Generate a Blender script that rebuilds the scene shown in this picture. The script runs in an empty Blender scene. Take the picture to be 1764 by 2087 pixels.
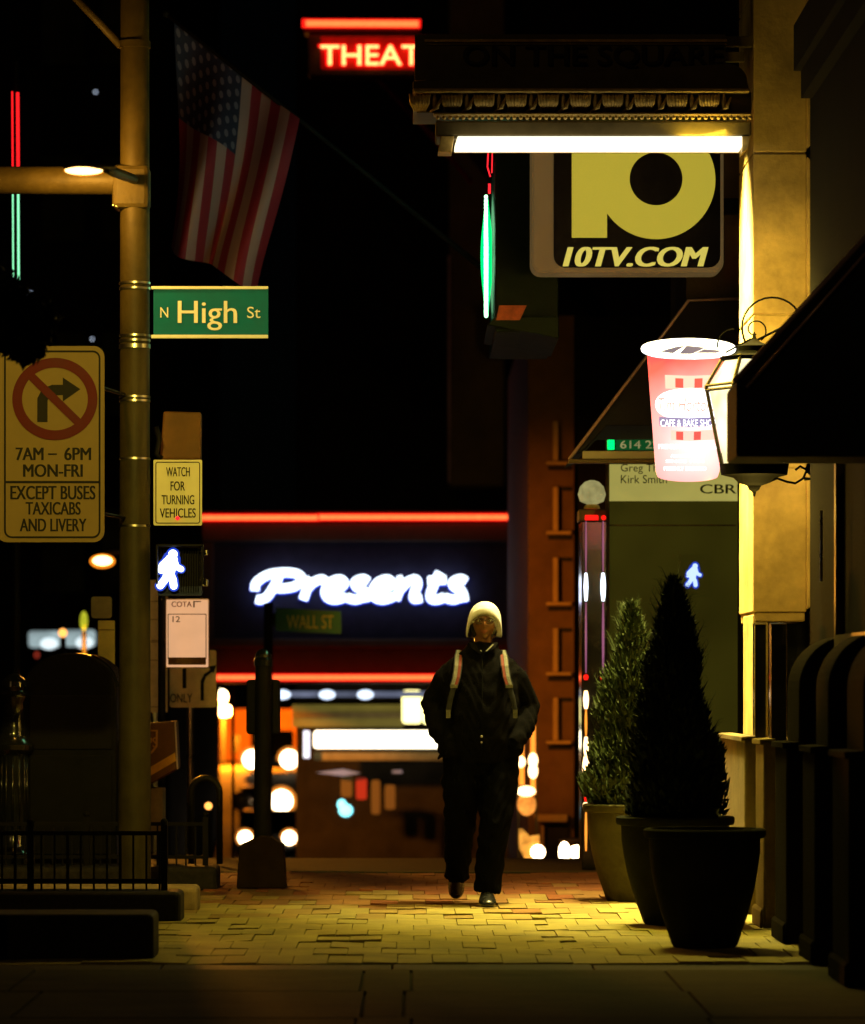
import bpy, math, random
from mathutils import Vector, Matrix
random.seed(7)
R = math.radians
SC = bpy.context.scene
COL = SC.collection

# ------------------------------------------------------------------ camera, sky, sun, exposure
F, CX, CY, H = 8500.0, 839.0, 1401.0, 1.314      # focal length and vanishing point (in 1764-wide picture units), eye height in metres

def W(px, py, d):
    """World point that lies d metres ahead on the sight line through (px, py)."""
    return Vector(((px - CX) * d / F, d, H - (py - CY) * d / F))
def wx(px, d): return (px - CX) * d / F
def wz(py, d): return H - (py - CY) * d / F

cd = bpy.data.cameras.new('camera')
cam = bpy.data.objects.new('camera', cd); COL.objects.link(cam)
cam.location = (0, 0, H); cam.rotation_euler = (R(90), 0, 0)
cd.sensor_fit = 'HORIZONTAL'; cd.sensor_width = 36.0
cd.lens = 36.0 * F / 1764.0
cd.shift_x = (882 - CX) / 1764.0
cd.shift_y = (CY - 1043.5) / 1764.0
cd.clip_start = 0.5; cd.clip_end = 2000
cd.dof.use_dof = True; cd.dof.focus_distance = 24.9; cd.dof.aperture_fstop = 3.6
SC.camera = cam

wd = bpy.data.worlds.new('World'); SC.world = wd; wd.use_nodes = True
nt = wd.node_tree
sky = nt.nodes.new('ShaderNodeTexSky'); sky.sky_type = 'NISHITA'; sky.sun_disc = False
sky.sun_elevation = R(24); sky.sun_rotation = R(200)
bg = nt.nodes['Background']; bg.inputs[1].default_value = 0.00006
nt.links.new(sky.outputs[0], bg.inputs[0])

sl = bpy.data.lights.new('moon', 'SUN'); sl.energy = 0.045; sl.angle = R(0.5); sl.color = (1, .6, .2)
so = bpy.data.objects.new('moon', sl); COL.objects.link(so)
so.rotation_euler = (R(66), 0, R(-20))

SC.view_settings.view_transform = 'Standard'; SC.view_settings.look = 'None'
SC.view_settings.exposure = 0.0; SC.view_settings.gamma = 1.0
SC.render.engine = 'CYCLES'
SC.cycles.max_bounces = 4; SC.cycles.diffuse_bounces = 1; SC.cycles.sample_clamp_indirect = 4.0
SC.cycles.use_denoising = True
SC.cycles.caustics_reflective = False; SC.cycles.caustics_refractive = False

# ------------------------------------------------------------------ materials
def mat(name, col, rough=.6, metal=0., var=.25, scale=6., bump=0., bscale=40., spec=.22, coat=0.):
    m = bpy.data.materials.new(name); m.use_nodes = True
    n = m.node_tree.nodes; l = m.node_tree.links
    b = n['Principled BSDF']
    b.inputs['Roughness'].default_value = rough; b.inputs['Metallic'].default_value = metal
    b.inputs['Specular IOR Level'].default_value = spec
    b.inputs['Coat Weight'].default_value = coat
    tc = n.new('ShaderNodeTexCoord')
    nz = n.new('ShaderNodeTexNoise'); nz.inputs['Scale'].default_value = scale; nz.inputs['Detail'].default_value = 6
    nz.inputs['Roughness'].default_value = .65
    l.new(tc.outputs['Object'], nz.inputs['Vector'])
    cr = n.new('ShaderNodeValToRGB')
    a = [max(0, c * (1 - var)) for c in col]; z = [min(1, c * (1 + var)) for c in col]
    cr.color_ramp.elements[0].color = (*a, 1); cr.color_ramp.elements[1].color = (*z, 1)
    cr.color_ramp.elements[0].position = .3; cr.color_ramp.elements[1].position = .7
    l.new(nz.outputs['Fac'], cr.inputs['Fac']); l.new(cr.outputs['Color'], b.inputs['Base Color'])
    mr = n.new('ShaderNodeMapRange'); mr.inputs['To Min'].default_value = max(.03, rough - .1); mr.inputs['To Max'].default_value = min(1, rough + .12)
    l.new(nz.outputs['Fac'], mr.inputs['Value']); l.new(mr.outputs['Result'], b.inputs['Roughness'])
    if bump:
        n2 = n.new('ShaderNodeTexNoise'); n2.inputs['Scale'].default_value = bscale; n2.inputs['Detail'].default_value = 5
        l.new(tc.outputs['Object'], n2.inputs['Vector'])
        bp = n.new('ShaderNodeBump'); bp.inputs['Strength'].default_value = bump; bp.inputs['Distance'].default_value = .01
        l.new(n2.outputs['Fac'], bp.inputs['Height']); l.new(bp.outputs['Normal'], b.inputs['Normal'])
    return m

def glow(name, col, s, var=0.0, scale=8.):
    """A surface that gives off light (tubes, lamps, lit sign faces)."""
    m = bpy.data.materials.new(name); m.use_nodes = True
    n = m.node_tree.nodes; l = m.node_tree.links
    b = n['Principled BSDF']; b.inputs['Base Color'].default_value = (*[min(.4, c * .25) for c in col], 1); b.inputs['Specular IOR Level'].default_value = .06
    b.inputs['Roughness'].default_value = .4
    b.inputs['Emission Color'].default_value = (*col, 1); b.inputs['Emission Strength'].default_value = s
    if var:
        tc = n.new('ShaderNodeTexCoord'); nz = n.new('ShaderNodeTexNoise'); nz.inputs['Scale'].default_value = scale
        l.new(tc.outputs['Object'], nz.inputs['Vector'])
        mr = n.new('ShaderNodeMapRange'); mr.inputs['From Min'].default_value = .3; mr.inputs['From Max'].default_value = .7
        mr.inputs['To Min'].default_value = s * (1 - var); mr.inputs['To Max'].default_value = s * (1 + var)
        l.new(nz.outputs['Fac'], mr.inputs['Value']); l.new(mr.outputs['Result'], b.inputs['Emission Strength'])
    return m

M = {}
M['asphalt'] = mat('asphalt', (.035, .028, .02), .9, bump=.4, spec=.05)
M['concrete'] = mat('concrete', (.055, .055, .03), .9, var=.4, scale=3, bump=.5, bscale=25, spec=.1)
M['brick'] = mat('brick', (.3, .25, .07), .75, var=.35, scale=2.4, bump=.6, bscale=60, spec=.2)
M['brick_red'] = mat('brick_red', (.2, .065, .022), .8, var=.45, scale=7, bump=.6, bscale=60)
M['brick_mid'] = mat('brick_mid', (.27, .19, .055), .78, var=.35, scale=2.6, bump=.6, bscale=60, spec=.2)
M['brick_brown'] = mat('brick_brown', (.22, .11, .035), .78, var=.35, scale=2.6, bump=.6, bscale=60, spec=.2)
M['granite'] = mat('granite', (.018, .016, .014), .7, var=.5, scale=30, spec=.15)
M['tan_stone'] = mat('tan_stone', (.28, .21, .11), .8, var=.3, bump=.4)
M['black_iron'] = mat('black_iron', (.007, .0065, .006), .6, spec=.08)
M['box_black'] = mat('box_black', (.006, .006, .0055), .5, var=.4, scale=9, spec=.06)
M['black_gloss'] = mat('black_gloss', (.01, .011, .01), .16, spec=.6, coat=.4)
M['pole'] = mat('pole_paint', (.034, .027, .007), .55, metal=.0, var=.35, scale=5, bump=.2, spec=.2)
M['steel'] = mat('steel', (.55, .52, .45), .28, metal=1.)
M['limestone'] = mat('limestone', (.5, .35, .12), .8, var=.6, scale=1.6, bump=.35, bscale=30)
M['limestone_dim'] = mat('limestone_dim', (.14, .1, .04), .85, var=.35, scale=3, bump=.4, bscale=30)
M['dark_wall'] = mat('dark_wall', (.012, .009, .006), .9, var=.4, scale=2, bump=.3, spec=.03)
M['bronze'] = mat('bronze', (.5, .33, .09), .4, metal=.25, var=.3, scale=20)
M['bronze_dark'] = mat('bronze_dark', (.11, .08, .03), .5, metal=.3, var=.3, scale=5)
M['canvas'] = mat('canvas', (.012, .012, .016), .75, var=.3, bump=.3, bscale=120)
M['trim'] = mat('awning_trim', (.6, .42, .4), .35, metal=.4)
M['sign_white'] = mat('sign_white', (.17, .118, .042), .5, var=.06, spec=.08)
M['sign_pale'] = mat('sign_pale', (.74, .72, .46), .5, var=.06, spec=.08)
M['sign_green'] = mat('sign_green', (.0, .13, .24), .5, var=.1, spec=.08)
M['letter_cream'] = mat('letter_cream', (.8, .85, .9), .6, var=.06, spec=.1)
M['sign_black'] = mat('sign_black', (.012, .01, .008), .6, spec=.08)
M['sign_red'] = mat('sign_red', (.07, .004, .004), .5, var=.1, spec=.08)
M['sign_brown'] = mat('sign_brown', (.16, .075, .02), .6)
M['dark_green'] = mat('dark_green', (.004, .01, .006), .6, spec=.1)
M['terracotta'] = mat('pot_grey', (.015, .015, .008), .9, var=.3, scale=5, bump=.3, spec=.05)
M['joint'] = mat('joint_sand', (.1, .08, .03), .95)
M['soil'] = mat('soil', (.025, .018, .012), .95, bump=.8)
M['jacket'] = mat('jacket_cloth', (.003, .0028, .003), .9, var=.35, scale=18, bump=.5, bscale=160, spec=.02)
M['trousers'] = mat('trouser_cloth', (.0025, .0025, .003), .9, var=.3, scale=18, bump=.5, bscale=160, spec=.02)
M['leather'] = mat('black_leather', (.008, .008, .008), .25, spec=.6)
M['skin'] = mat('skin', (.14, .058, .022), .3, spec=.6, var=.25, scale=20)
M['lips'] = mat('lips', (.26, .09, .07), .35, var=.1)
M['knit'] = mat('cream_knit', (.82, .83, .95), .9, var=.06, scale=60, bump=.7, bscale=220)
M['cream'] = mat('cream_webbing', (.1, .095, .075), .7, var=.4, scale=80)
M['rust_webbing'] = mat('rust_webbing', (.1, .014, .008), .7, var=.15, scale=80)
M['eye'] = mat('eye_white', (.6, .58, .5), .15)
M['glass_dark'] = mat('dark_glass', (.03, .03, .008), .12, var=.4, scale=1.2, spec=.5)
M['bark'] = mat('bark', (.05, .04, .03), .9, bump=.8)
M['leaf'] = mat('leaf', (.024, .036, .008), .6, spec=.2, var=.45, scale=25)
M['leaf_dark'] = mat('leaf_dark', (.008, .013, .005), .7, spec=.1, var=.45, scale=25)  # darker copy of the leaf for foliage seen in shade
M['rust_stone'] = mat('rust_stone', (.17, .075, .022), .85, var=.25, scale=3, bump=.4)
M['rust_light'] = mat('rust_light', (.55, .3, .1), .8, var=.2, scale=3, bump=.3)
M['theatre_wall'] = mat('theatre_wall', (.16, .1, .045), .85, var=.3, scale=1.5, bump=.3)
M['car_paint'] = mat('car_paint', (.03, .032, .036), .2, coat=.6)
M['rubber'] = mat('rubber', (.01, .01, .01), .8)
M['marquee_panel'] = mat('marquee_panel', (.02, .018, .035), .5)
M['marquee_band'] = mat('marquee_band', (.07, .042, .022), .6, var=.15)
M['beige'] = mat('beige', (.55, .5, .3), .6, var=.08)
M['pole_flag'] = mat('flagstaff', (.012, .01, .013), .7, spec=.1)
M['ivory_paper'] = mat('orange_paper', (.62, .4, .22), .7, var=.2, scale=12)

G = {}
G['tube_red'] = glow('neon_red', (1, .01, .006), 1.6)
G['tube_core'] = glow('neon_core', (1, .15, .035), 2.2, .15, 30)
G['letter_hot'] = glow('neon_letter', (1, .42, .12), 3.2, .25, 40)
G['letter_red'] = glow('neon_letter_red', (1, .008, .006), 1.8)
G['presents'] = glow('script_white', (.72, .84, 1), 3.4)
G['presents_blue'] = glow('script_blue', (.03, .08, 1), 1.1)
G['walk'] = glow('walk_white', (.78, .88, 1), 4.0)
G['walk_blue'] = glow('walk_blue', (.05, .12, 1), 1.4)
G['green_tube'] = glow('green_tube', (.35, 1, .5), 5)
G['green_edge'] = glow('green_edge', (.0, 1, .18), 1.6)
G['red_small'] = glow('red_small', (1, .02, .03), 1.6)
G['diffuser'] = glow('fluorescent', (1, .9, .62), 1.7)
G['logo'] = glow('logo_yellow', (.5, .41, .04), .8, .06, 200)
G['logo_text'] = glow('logo_text', (.62, .53, .1), .95, .06, 200)
G['sodium'] = glow('sodium_lens', (1, .6, .2), 5)
G['sodium_far'] = glow('sodium_far', (1, .62, .2), 5)
G['refractor'] = glow('refractor', (1, .26, .01), .95)
G['refractor_dim'] = glow('refractor_dim', (1, .26, .01), .3)
G['head'] = glow('headlight', (1, .74, .42), 14)
G['amber_rim'] = glow('amber_rim', (1, .3, .03), 1.1)
G['tail_amber'] = glow('amber', (1, .3, .03), 1.6)
G['amber_hot'] = glow('amber_hot', (1, .62, .28), 5)
G['cup_white'] = glow('cup_white', (.95, .97, 1), 2.2)
G['cup_red'] = glow('cup_red', (1, .2, .15), 1.25, .3, 3.2)
G['cup_pink'] = glow('cup_pink', (1, .5, .42), 1.4)
G['cup_mark'] = glow('cup_mark', (.85, .12, .1), .9)
G['cup_violet'] = glow('cup_violet', (.42, .36, .75), .55)
G['cup_shade'] = glow('cup_shade', (.3, .27, .5), .4)
G['lantern_glass'] = glow('lantern_glass', (1, .86, .46), 1.7, .5, 5)
G['white_box'] = glow('white_box', (1, .9, .62), 4.5)
G['yellow_box'] = glow('yellow_box', (1, .88, .32), 3.2)
G['blue_bulb'] = glow('blue_bulb', (.68, .8, 1), 1.8)
G['cyan'] = glow('cyan_signal', (.25, .9, 1), 2.5)
G['shop_pale'] = glow('shop_pale', (.55, .72, .75), .5, .6, 1.5)
G['shop_hot'] = glow('shop_hot', (.8, .95, 1), 1.2)
G['dim_red'] = glow('dim_red', (.6, .06, .03), .25)
G['dim_olive'] = glow('dim_olive', (.4, .32, .06), .22, .4, 2)
G['dim_blue'] = glow('dim_blue', (.35, .4, .6), .3, .6, 2)
G['globe'] = glow('globe', (.55, .5, .2), .5, .3, 12)
G['lime'] = glow('lime_light', (.6, .62, .03), .8, .3, 20)
G['reflector'] = glow('reflector', (1, .4, .08), 2.2)
G['violet'] = glow('violet_tube', (.5, .16, .3), .6)

# ------------------------------------------------------------------ mesh helpers
BASE = {}
class MB:
    def __init__(s): s.v = []; s.f = []; s.mi = []; s.cur = 0
    def _add(s, vs, fs):
        o = len(s.v); s.v += [Vector(p) for p in vs]
        for f in fs: s.f.append([o + i for i in f]); s.mi.append(s.cur)
    def box(s, x0, x1, y0, y1, z0, z1):
        if x0 > x1: x0, x1 = x1, x0
        if y0 > y1: y0, y1 = y1, y0
        if z0 > z1: z0, z1 = z1, z0
        vs = [(x0,y0,z0),(x1,y0,z0),(x1,y1,z0),(x0,y1,z0),(x0,y0,z1),(x1,y0,z1),(x1,y1,z1),(x0,y1,z1)]
        s._add(vs, [(3,2,1,0),(4,5,6,7),(0,1,5,4),(1,2,6,5),(2,3,7,6),(3,0,4,7)]); return s
    def pbox(s, px0, py0, px1, py1, d, dep):
        a = W(px0, py0, d); b = W(px1, py1, d)
        return s.box(a.x, b.x, d, d + dep, b.z, a.z)
    def prism(s, pts, y0, y1):
        """pts: (x, z) outline, extruded from y0 to y1."""
        n = len(pts); ar = sum(pts[i][0]*pts[(i+1)%n][1]-pts[(i+1)%n][0]*pts[i][1] for i in range(n))
        if ar < 0: pts = pts[::-1]
        vs = [(x, y0, z) for x, z in pts] + [(x, y1, z) for x, z in pts]
        fs = [tuple(range(n)), tuple(range(2*n-1, n-1, -1))]
        fs += [(i, n+i, n+(i+1)%n, (i+1)%n) for i in range(n)]
        s._add(vs, fs); return s
    def pprism(s, pts, d, dep):
        return s.prism([(wx(x, d), wz(y, d)) for x, y in pts], d, d + dep)
    def xprism(s, pts, x0, x1):
        """pts: (y, z) outline, extruded along x."""
        n = len(pts)
        vs = [(x0, y, z) for y, z in pts] + [(x1, y, z) for y, z in pts]
        fs = [tuple(range(n))[::-1], tuple(range(n, 2*n))] + [(i, (i+1)%n, n+(i+1)%n, n+i) for i in range(n)]
        s._add(vs, fs); return s
    def loft(s, rings, cap=True, close=False):
        n = len(rings[0]); vs = [p for r in rings for p in r]; fs = []
        for k in range(len(rings) - 1 + (1 if close else 0)):
            a = k*n; b = ((k+1) % len(rings))*n
            fs += [(a+i, a+(i+1)%n, b+(i+1)%n, b+i) for i in range(n)]
        if cap and not close: fs += [tuple(range(n))[::-1], tuple(range((len(rings)-1)*n, len(rings)*n))]
        s._add(vs, fs); return s
    def tube(s, pts, r, seg=10, cap=True, close=False):
        pts = [Vector(p) for p in pts]; n = len(pts)
        rs = r if isinstance(r, (list, tuple)) else [r]*n
        rings = []; up = None
        for i, p in enumerate(pts):
            a = pts[(i-1) % n] if (i > 0 or close) else pts[i]; b = pts[(i+1) % n] if (i < n-1 or close) else pts[i]
            t = (b - a).normalized() if (b - a).length > 1e-9 else Vector((0,0,1))
            if up is None: up = Vector((0,0,1)) if abs(t.z) < .9 else Vector((0,1,0))
            u = t.cross(up)
            if u.length < 1e-4: u = t.cross(Vector((1,.3,0)))
            u.normalize(); w = u.cross(t).normalized(); up = w
            rr = rs[i]
            rx, ry = rr if isinstance(rr, tuple) else (rr, rr)
            rings.append([p + u*math.cos(2*math.pi*k/seg)*rx + w*math.sin(2*math.pi*k/seg)*ry for k in range(seg)])
        return s.loft(rings, cap, close)
    def lathe(s, prof, cx, cy, seg=28):
        rings = [[Vector((cx + r*math.cos(2*math.pi*k/seg), cy + r*math.sin(2*math.pi*k/seg), z)) for k in range(seg)] for r, z in prof]
        return s.loft(rings)
    def ball(s, c, r, seg=14, ring=9):
        rx, ry, rz = r if isinstance(r, (tuple, list)) else (r, r, r); c = Vector(c)
        rings = []
        for j in range(ring + 1):
            th = math.pi * j / ring; q = max(math.sin(th), .02)
            rings.append([c + Vector((rx*q*math.cos(2*math.pi*k/seg), ry*q*math.sin(2*math.pi*k/seg), -rz*math.cos(th))) for k in range(seg)])
        return s.loft(rings)
    def quad(s, a, b, c, d): s._add([a, b, c, d], [(0,1,2,3)]); return s
    def mesh(s, verts, faces): s._add(verts, faces); return s
    def build(s, name, m, parent=None, smooth=False, bevel=0., seg=2):
        me = bpy.data.meshes.new(name)
        b = BASE.get(parent.name, Vector()) if parent else Vector()
        me.from_pydata([tuple(p - b) for p in s.v], [], s.f)
        ms = m if isinstance(m, (list, tuple)) else [m]
        for q in ms: me.materials.append(q)
        me.polygons.foreach_set('material_index', s.mi)
        if smooth: me.polygons.foreach_set('use_smooth', [True]*len(s.f))
        me.update()
        o = bpy.data.objects.new(name, me); COL.objects.link(o)
        if smooth == 'auto':
            me.set_sharp_from_angle(angle=R(35))
        if parent: o.parent = parent; BASE[o.name] = b
        else: BASE[o.name] = Vector()
        if bevel:
            md = o.modifiers.new('bevel', 'BEVEL'); md.width = bevel; md.segments = seg; md.limit_method = 'ANGLE'; md.harden_normals = False
        return o

def thing(name, label, cat, base=(0,0,0), group=None):
    o = bpy.data.objects.new(name, None); COL.objects.link(o); o.empty_display_size = .1
    o.location = base; BASE[o.name] = Vector(base); o['label'] = label; o['category'] = cat
    if group: o['group'] = group
    return o
def tag(o, label, cat, group=None):
    o['label'] = label; o['category'] = cat
    if group: o['group'] = group
    return o
def struct(o, kind='structure'): o['kind'] = kind; return o

TEXTS = {}
def text_mesh(body, bold=0., shear=0.):
    if (body, shear) in TEXTS: return TEXTS[(body, shear)]
    cu = bpy.data.curves.new('t', 'FONT'); cu.body = body; cu.size = 1; cu.extrude = .02; cu.shear = shear; cu.resolution_u = 4
    to = bpy.data.objects.new('t', cu); COL.objects.link(to)
    bpy.context.view_layer.update()
    me = bpy.data.meshes.new_from_object(to.evaluated_get(bpy.context.evaluated_depsgraph_get()))
    vs = [v.co.copy() for v in me.vertices]; fs = [tuple(p.vertices) for p in me.polygons]
    bpy.data.objects.remove(to); bpy.data.curves.remove(cu); bpy.data.meshes.remove(me)
    TEXTS[(body, shear)] = (vs, fs)
    return vs, fs
for t_ in ['12', '614 221', '6PM', '7AM', 'ALWAYS FRESH', 'AND LIVERY', 'CAFE & BAKE SHOP', 'CBRE', 'COTA', 'EXCEPT BUSES', 'FOR', 'FRESHLY BREWED', 'Greg Thomas', 'High', 'Kirk Smith', 'MON-FRI', 'N', 'ON THE SQUARE', 'ONLY', 'PREMIUM BLEND COFFEE', 'SINCE 1964', 'St', 'TAXICABS', 'THEATRE', 'TURNING', 'UPS', 'VEHICLES', 'WALL ST', 'WATCH']: text_mesh(t_)
for t_ in ('10TV.COM',): text_mesh(t_, shear=.25)
text_mesh('Tim Hortons', shear=.2)
def text(body, box, d, name, m, parent, bold=0., shear=0., dep=.003, tilt=0.):
    """Lettering filling the picture box (x0, y0, x1, y1) at distance d, facing the street end the camera is at."""
    vs, fs = text_mesh(body, bold, shear)
    x0 = min(v.x for v in vs); x1 = max(v.x for v in vs); y0 = min(v.y for v in vs); y1 = max(v.y for v in vs)
    a = W(box[0], box[3], d); b = W(box[2], box[1], d)
    sx = (b.x - a.x) / (x1 - x0); sz = (b.z - a.z) / (y1 - y0)
    mb = MB()
    offs = (0.,) if bold <= 0 else (-bold*(y1-y0), 0., bold*(y1-y0))     # heavier strokes: the outline laid again beside itself
    for k, o_ in enumerate(offs):
        mb.mesh([Vector((a.x + (v.x - x0 + o_)*sx, d - (dep + .0003*k if v.z > 0 else 0), a.z + (v.y - y0)*sz)) for v in vs], fs)
    return mb.build(name, m, parent)
def arc(cx, cy, r, a0, a1, n=16, ry=None):
    ry = ry or r
    return [(cx + r*math.cos(R(a0 + (a1-a0)*i/n)), cy + ry*math.sin(R(a0 + (a1-a0)*i/n))) for i in range(n+1)]
def rrect(x0, y0, x1, y1, r):
    return arc(x1-r, y0+r, r, -90, 0, 5) + arc(x1-r, y1-r, r, 0, 90, 5) + arc(x0+r, y1-r, r, 90, 180, 5) + arc(x0+r, y0+r, r, 180, 270, 5)
def frame_poly(mb, outer, inner, d, dep):
    """A flat ring between two outlines of equal point count (picture units)."""
    n = len(outer)
    for i in range(n):
        j = (i+1) % n
        q = [outer[i], outer[j], inner[j], inner[i]]
        f = [Vector((wx(x, d), d, wz(y, d))) for x, y in q]; b = [p + Vector((0, dep, 0)) for p in f]
        mb.mesh(f + b, [(0,1,2,3),(7,6,5,4),(0,4,5,1),(3,2,6,7)])
    return mb
def lamp_obj(name, kind, loc, energy, col, parent, size=.1, **kw):
    l = bpy.data.lights.new(name, kind); l.energy = energy; l.color = col
    if kind == 'AREA': l.shape = 'RECTANGLE'; l.size = size[0]; l.size_y = size[1]
    else: l.shadow_soft_size = size
    for k, v in kw.items(): setattr(l, k, v)
    o = bpy.data.objects.new(name, l); COL.objects.link(o)
    o.parent = parent; o.location = Vector(loc) - BASE.get(parent.name, Vector())
    return o

# ------------------------------------------------------------------ ground, road, pavement
prof = [(-60,-.13),(28.6,-.13),(29.6,-.03),(32.2,-.005),(36,-.2),(70,-2.3),(132,-4.1),(170,-3.95),(204,-2.9),(900,-2.9)]
mb = MB()
xs = [-400,-40,-3.2,-1,1,3,40,400]
mb.mesh([Vector((x, y, z)) for y, z in prof for x in xs],
        [(j*8+i, j*8+i+1, (j+1)*8+i+1, (j+1)*8+i) for j in range(len(prof)-1) for i in range(7)])
struct(mb.build('ground', M['asphalt']))
def ground_z(y):
    for (a, za), (b, zb) in zip(prof, prof[1:]):
        if a <= y <= b: return za + (zb-za)*(y-a)/(b-a)
    return -2.9

mb = MB()
yb = [4, 8, 11, 13.5, 15.2, 16.6, 18.05, 19.46]
xbs = [[-3.1,-1.75,-.22,.0,1.18,2.6],[-3.1,-1.6,-.2,-.03,1.2,2.6]]
for j in range(len(yb)-1):
    xb = xbs[j % 2]
    for i in range(len(xb)-1):
        e = random.uniform(-.004, .002); g = .006
        mb.box(xb[i]+g, xb[i+1]-g, yb[j]+g, yb[j+1]-g*2, -.3, e)
mb.box(-3.1, 2.6, 4, 19.46, -.3, -.02)
struct(mb.build('sidewalk', M['concrete'], bevel=.004))
mb = MB()
x = -3.1
while x < 2.6:
    w = random.uniform(.8, 1.3); mb.box(x+.004, min(x+w, 2.6)-.004, 19.47, 19.885, -.3, random.uniform(-.012, -.006)); x += w
struct(mb.build('border_course', M['granite'], bevel=.006))
mb = MB(); y = 19.9; row = 0
while y < 29.5:
    L = .54; y1 = min(y + L, 29.52); off = (row % 2)*.084 + random.uniform(-.012, .012)
    for k in range(-1, 41):
        xa = -3.1 + off + k*.168; xb = xa + .168
        xa = max(xa, -3.1); xb = min(xb, 2.6)
        if xb - xa < .03: continue
        z = [random.gauss(0, .002) + .003*math.sin(xa*1.7 + y) for _ in range(1)][0]; tx = random.gauss(0, .0015); ty = random.gauss(0, .003)
        g = .0022; q_ = (y - 23.0)/4.2 + random.gauss(0, .17); mb.cur = 1 if q_ > .8 else 4 if q_ > .5 else 3 if q_ > .22 else 0  # farther bricks turn darker and redder to paint the light fading
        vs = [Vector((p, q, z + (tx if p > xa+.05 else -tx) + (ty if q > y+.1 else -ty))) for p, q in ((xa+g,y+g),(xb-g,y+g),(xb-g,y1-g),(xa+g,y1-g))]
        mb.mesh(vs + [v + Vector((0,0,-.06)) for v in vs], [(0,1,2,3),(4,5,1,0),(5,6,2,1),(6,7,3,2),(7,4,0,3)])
    y = y1; row += 1
mb.cur = 2; mb.box(-3.1, 2.6, 19.89, 29.55, -.3, -.018)
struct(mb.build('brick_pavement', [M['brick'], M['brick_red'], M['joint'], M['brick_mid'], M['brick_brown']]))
mb = MB(); mb.box(-3.3, -3.11, -10, 29.5, -.3, .01); mb.box(-3.3, 2.6, 29.56, 29.72, -.3, .006)
struct(mb.build('kerb', M['concrete'], bevel=.01))

# ------------------------------------------------------------------ near stone frontage on the right
near = thing('shop_building', 'dark stone shop front filling the right edge of the picture', 'building', (2.2, 14, 0))
mb = MB(); mb.box(2.2, 9, 2, 23, -.2, 12); mb.build('wall', M['dark_wall'], near)
mb = MB()
for y0, y1 in ((5, 8.6), (9.4, 13.0), (13.8, 17.2), (17.9, 21.3)):
    mb.box(2.16, 2.21, y0, y0+.08, 1.5, 3.1); mb.box(2.16, 2.21, y1-.08, y1, 1.5, 3.1); mb.box(2.16, 2.21, y0+.08, y1-.08, 3.02, 3.1); mb.box(2.16, 2.21, y0+.08, y1-.08, 1.5, 1.58)
mb.build('window_frame', M['bronze_dark'], near)
mb = MB(); mb.box(2.1, 2.2, 2, 22.9, 4.7, 4.95); mb.box(2.14, 2.2, 2, 22.9, 4.55, 4.7)
mb.build('cornice', M['dark_wall'], near)
mb = MB(); mb.tube([W(1675, 1040, 21.2), W(1675, 1185, 21.2)], .008); mb.build('door_pull', M['steel'], near)  # bright rod put in for a thin highlight on the dark front

def pedestal_profile():
    return [(1.92,0),(1.92,1.02),(1.985,1.02),(1.985,1.31)] + [(2.25 - .265*math.cos(R(a)), 1.31 + .27*math.sin(R(a))) for a in range(8, 91, 8)] + [(2.25,1.58),(2.62,1.58),(2.62,0)]
PED = [(24.03, 25.85, 'lit buff stone pedestal at the foot of the bright pilaster, farthest in the row'),
       (22.73, 23.25, 'square stone pedestal with slim black post, second from the bright pilaster'),
       (21.35, 22.0, 'dim stone pedestal with curved shoulder in the middle of the row of five'),
       (19.85, 20.45, 'dark rounded stone pedestal second nearest the picture right edge'),
       (18.3, 19.0, 'darkest and nearest rounded stone pedestal at the picture right edge')]
M['pedestal_dark'] = mat('pedestal_dark', (.01, .007, .003), .9, var=.35, scale=3, bump=.4, bscale=30, spec=.02)  # same stone darkened, shade put into the colour
for k_, (y0, y1, lab) in enumerate(PED):
    p = thing('stone_pedestal', lab, 'pedestal', (2.2, (y0+y1)/2, 0), 'scrolled pedestals along the stone frontage')
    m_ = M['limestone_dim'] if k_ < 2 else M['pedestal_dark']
    pr = pedestal_profile(); mb = MB()
    if k_ < 2:
        mb.prism([(1.92, 0), (1.92, 1.02), (2.4, 1.02), (2.4, 0)], y0, y1)
        xa, xb, zt_ = (1.98, 2.05, 1.685) if k_ == 0 else (1.963, 2.05, 1.665)
        po = MB().box(xa, xb, y0+.03, y0+.15, 1.02, zt_).build('post', M['black_gloss'], p, bevel=.004)
        for q in ((xa, xa+.004), (xb-.004, xb)): MB().box(q[0], q[1], y0+.022, y0+.0295, 1.025, zt_-.006).build('edge_bead', M['bronze'], po)
        MB().box(xa+.004, xb-.004, y0+.023, y0+.0295, zt_-.008, zt_-.003).build('edge_bead', M['bronze'], po)
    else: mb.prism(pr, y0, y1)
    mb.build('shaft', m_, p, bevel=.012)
    MB().prism([(1.9,.0),(1.9,.09),(1.915,.11),(1.9155,.0)], y0-.01, y1+.01).build('foot_moulding', m_, p, bevel=.004)
    MB().prism([(1.9,1.0),(1.9,1.03),(1.984,1.035),(1.984,1.021),(1.919,1.021),(1.919,1.0)], y0-.012, y1+.012).build('cap_moulding', m_, p, bevel=.004)

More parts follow.
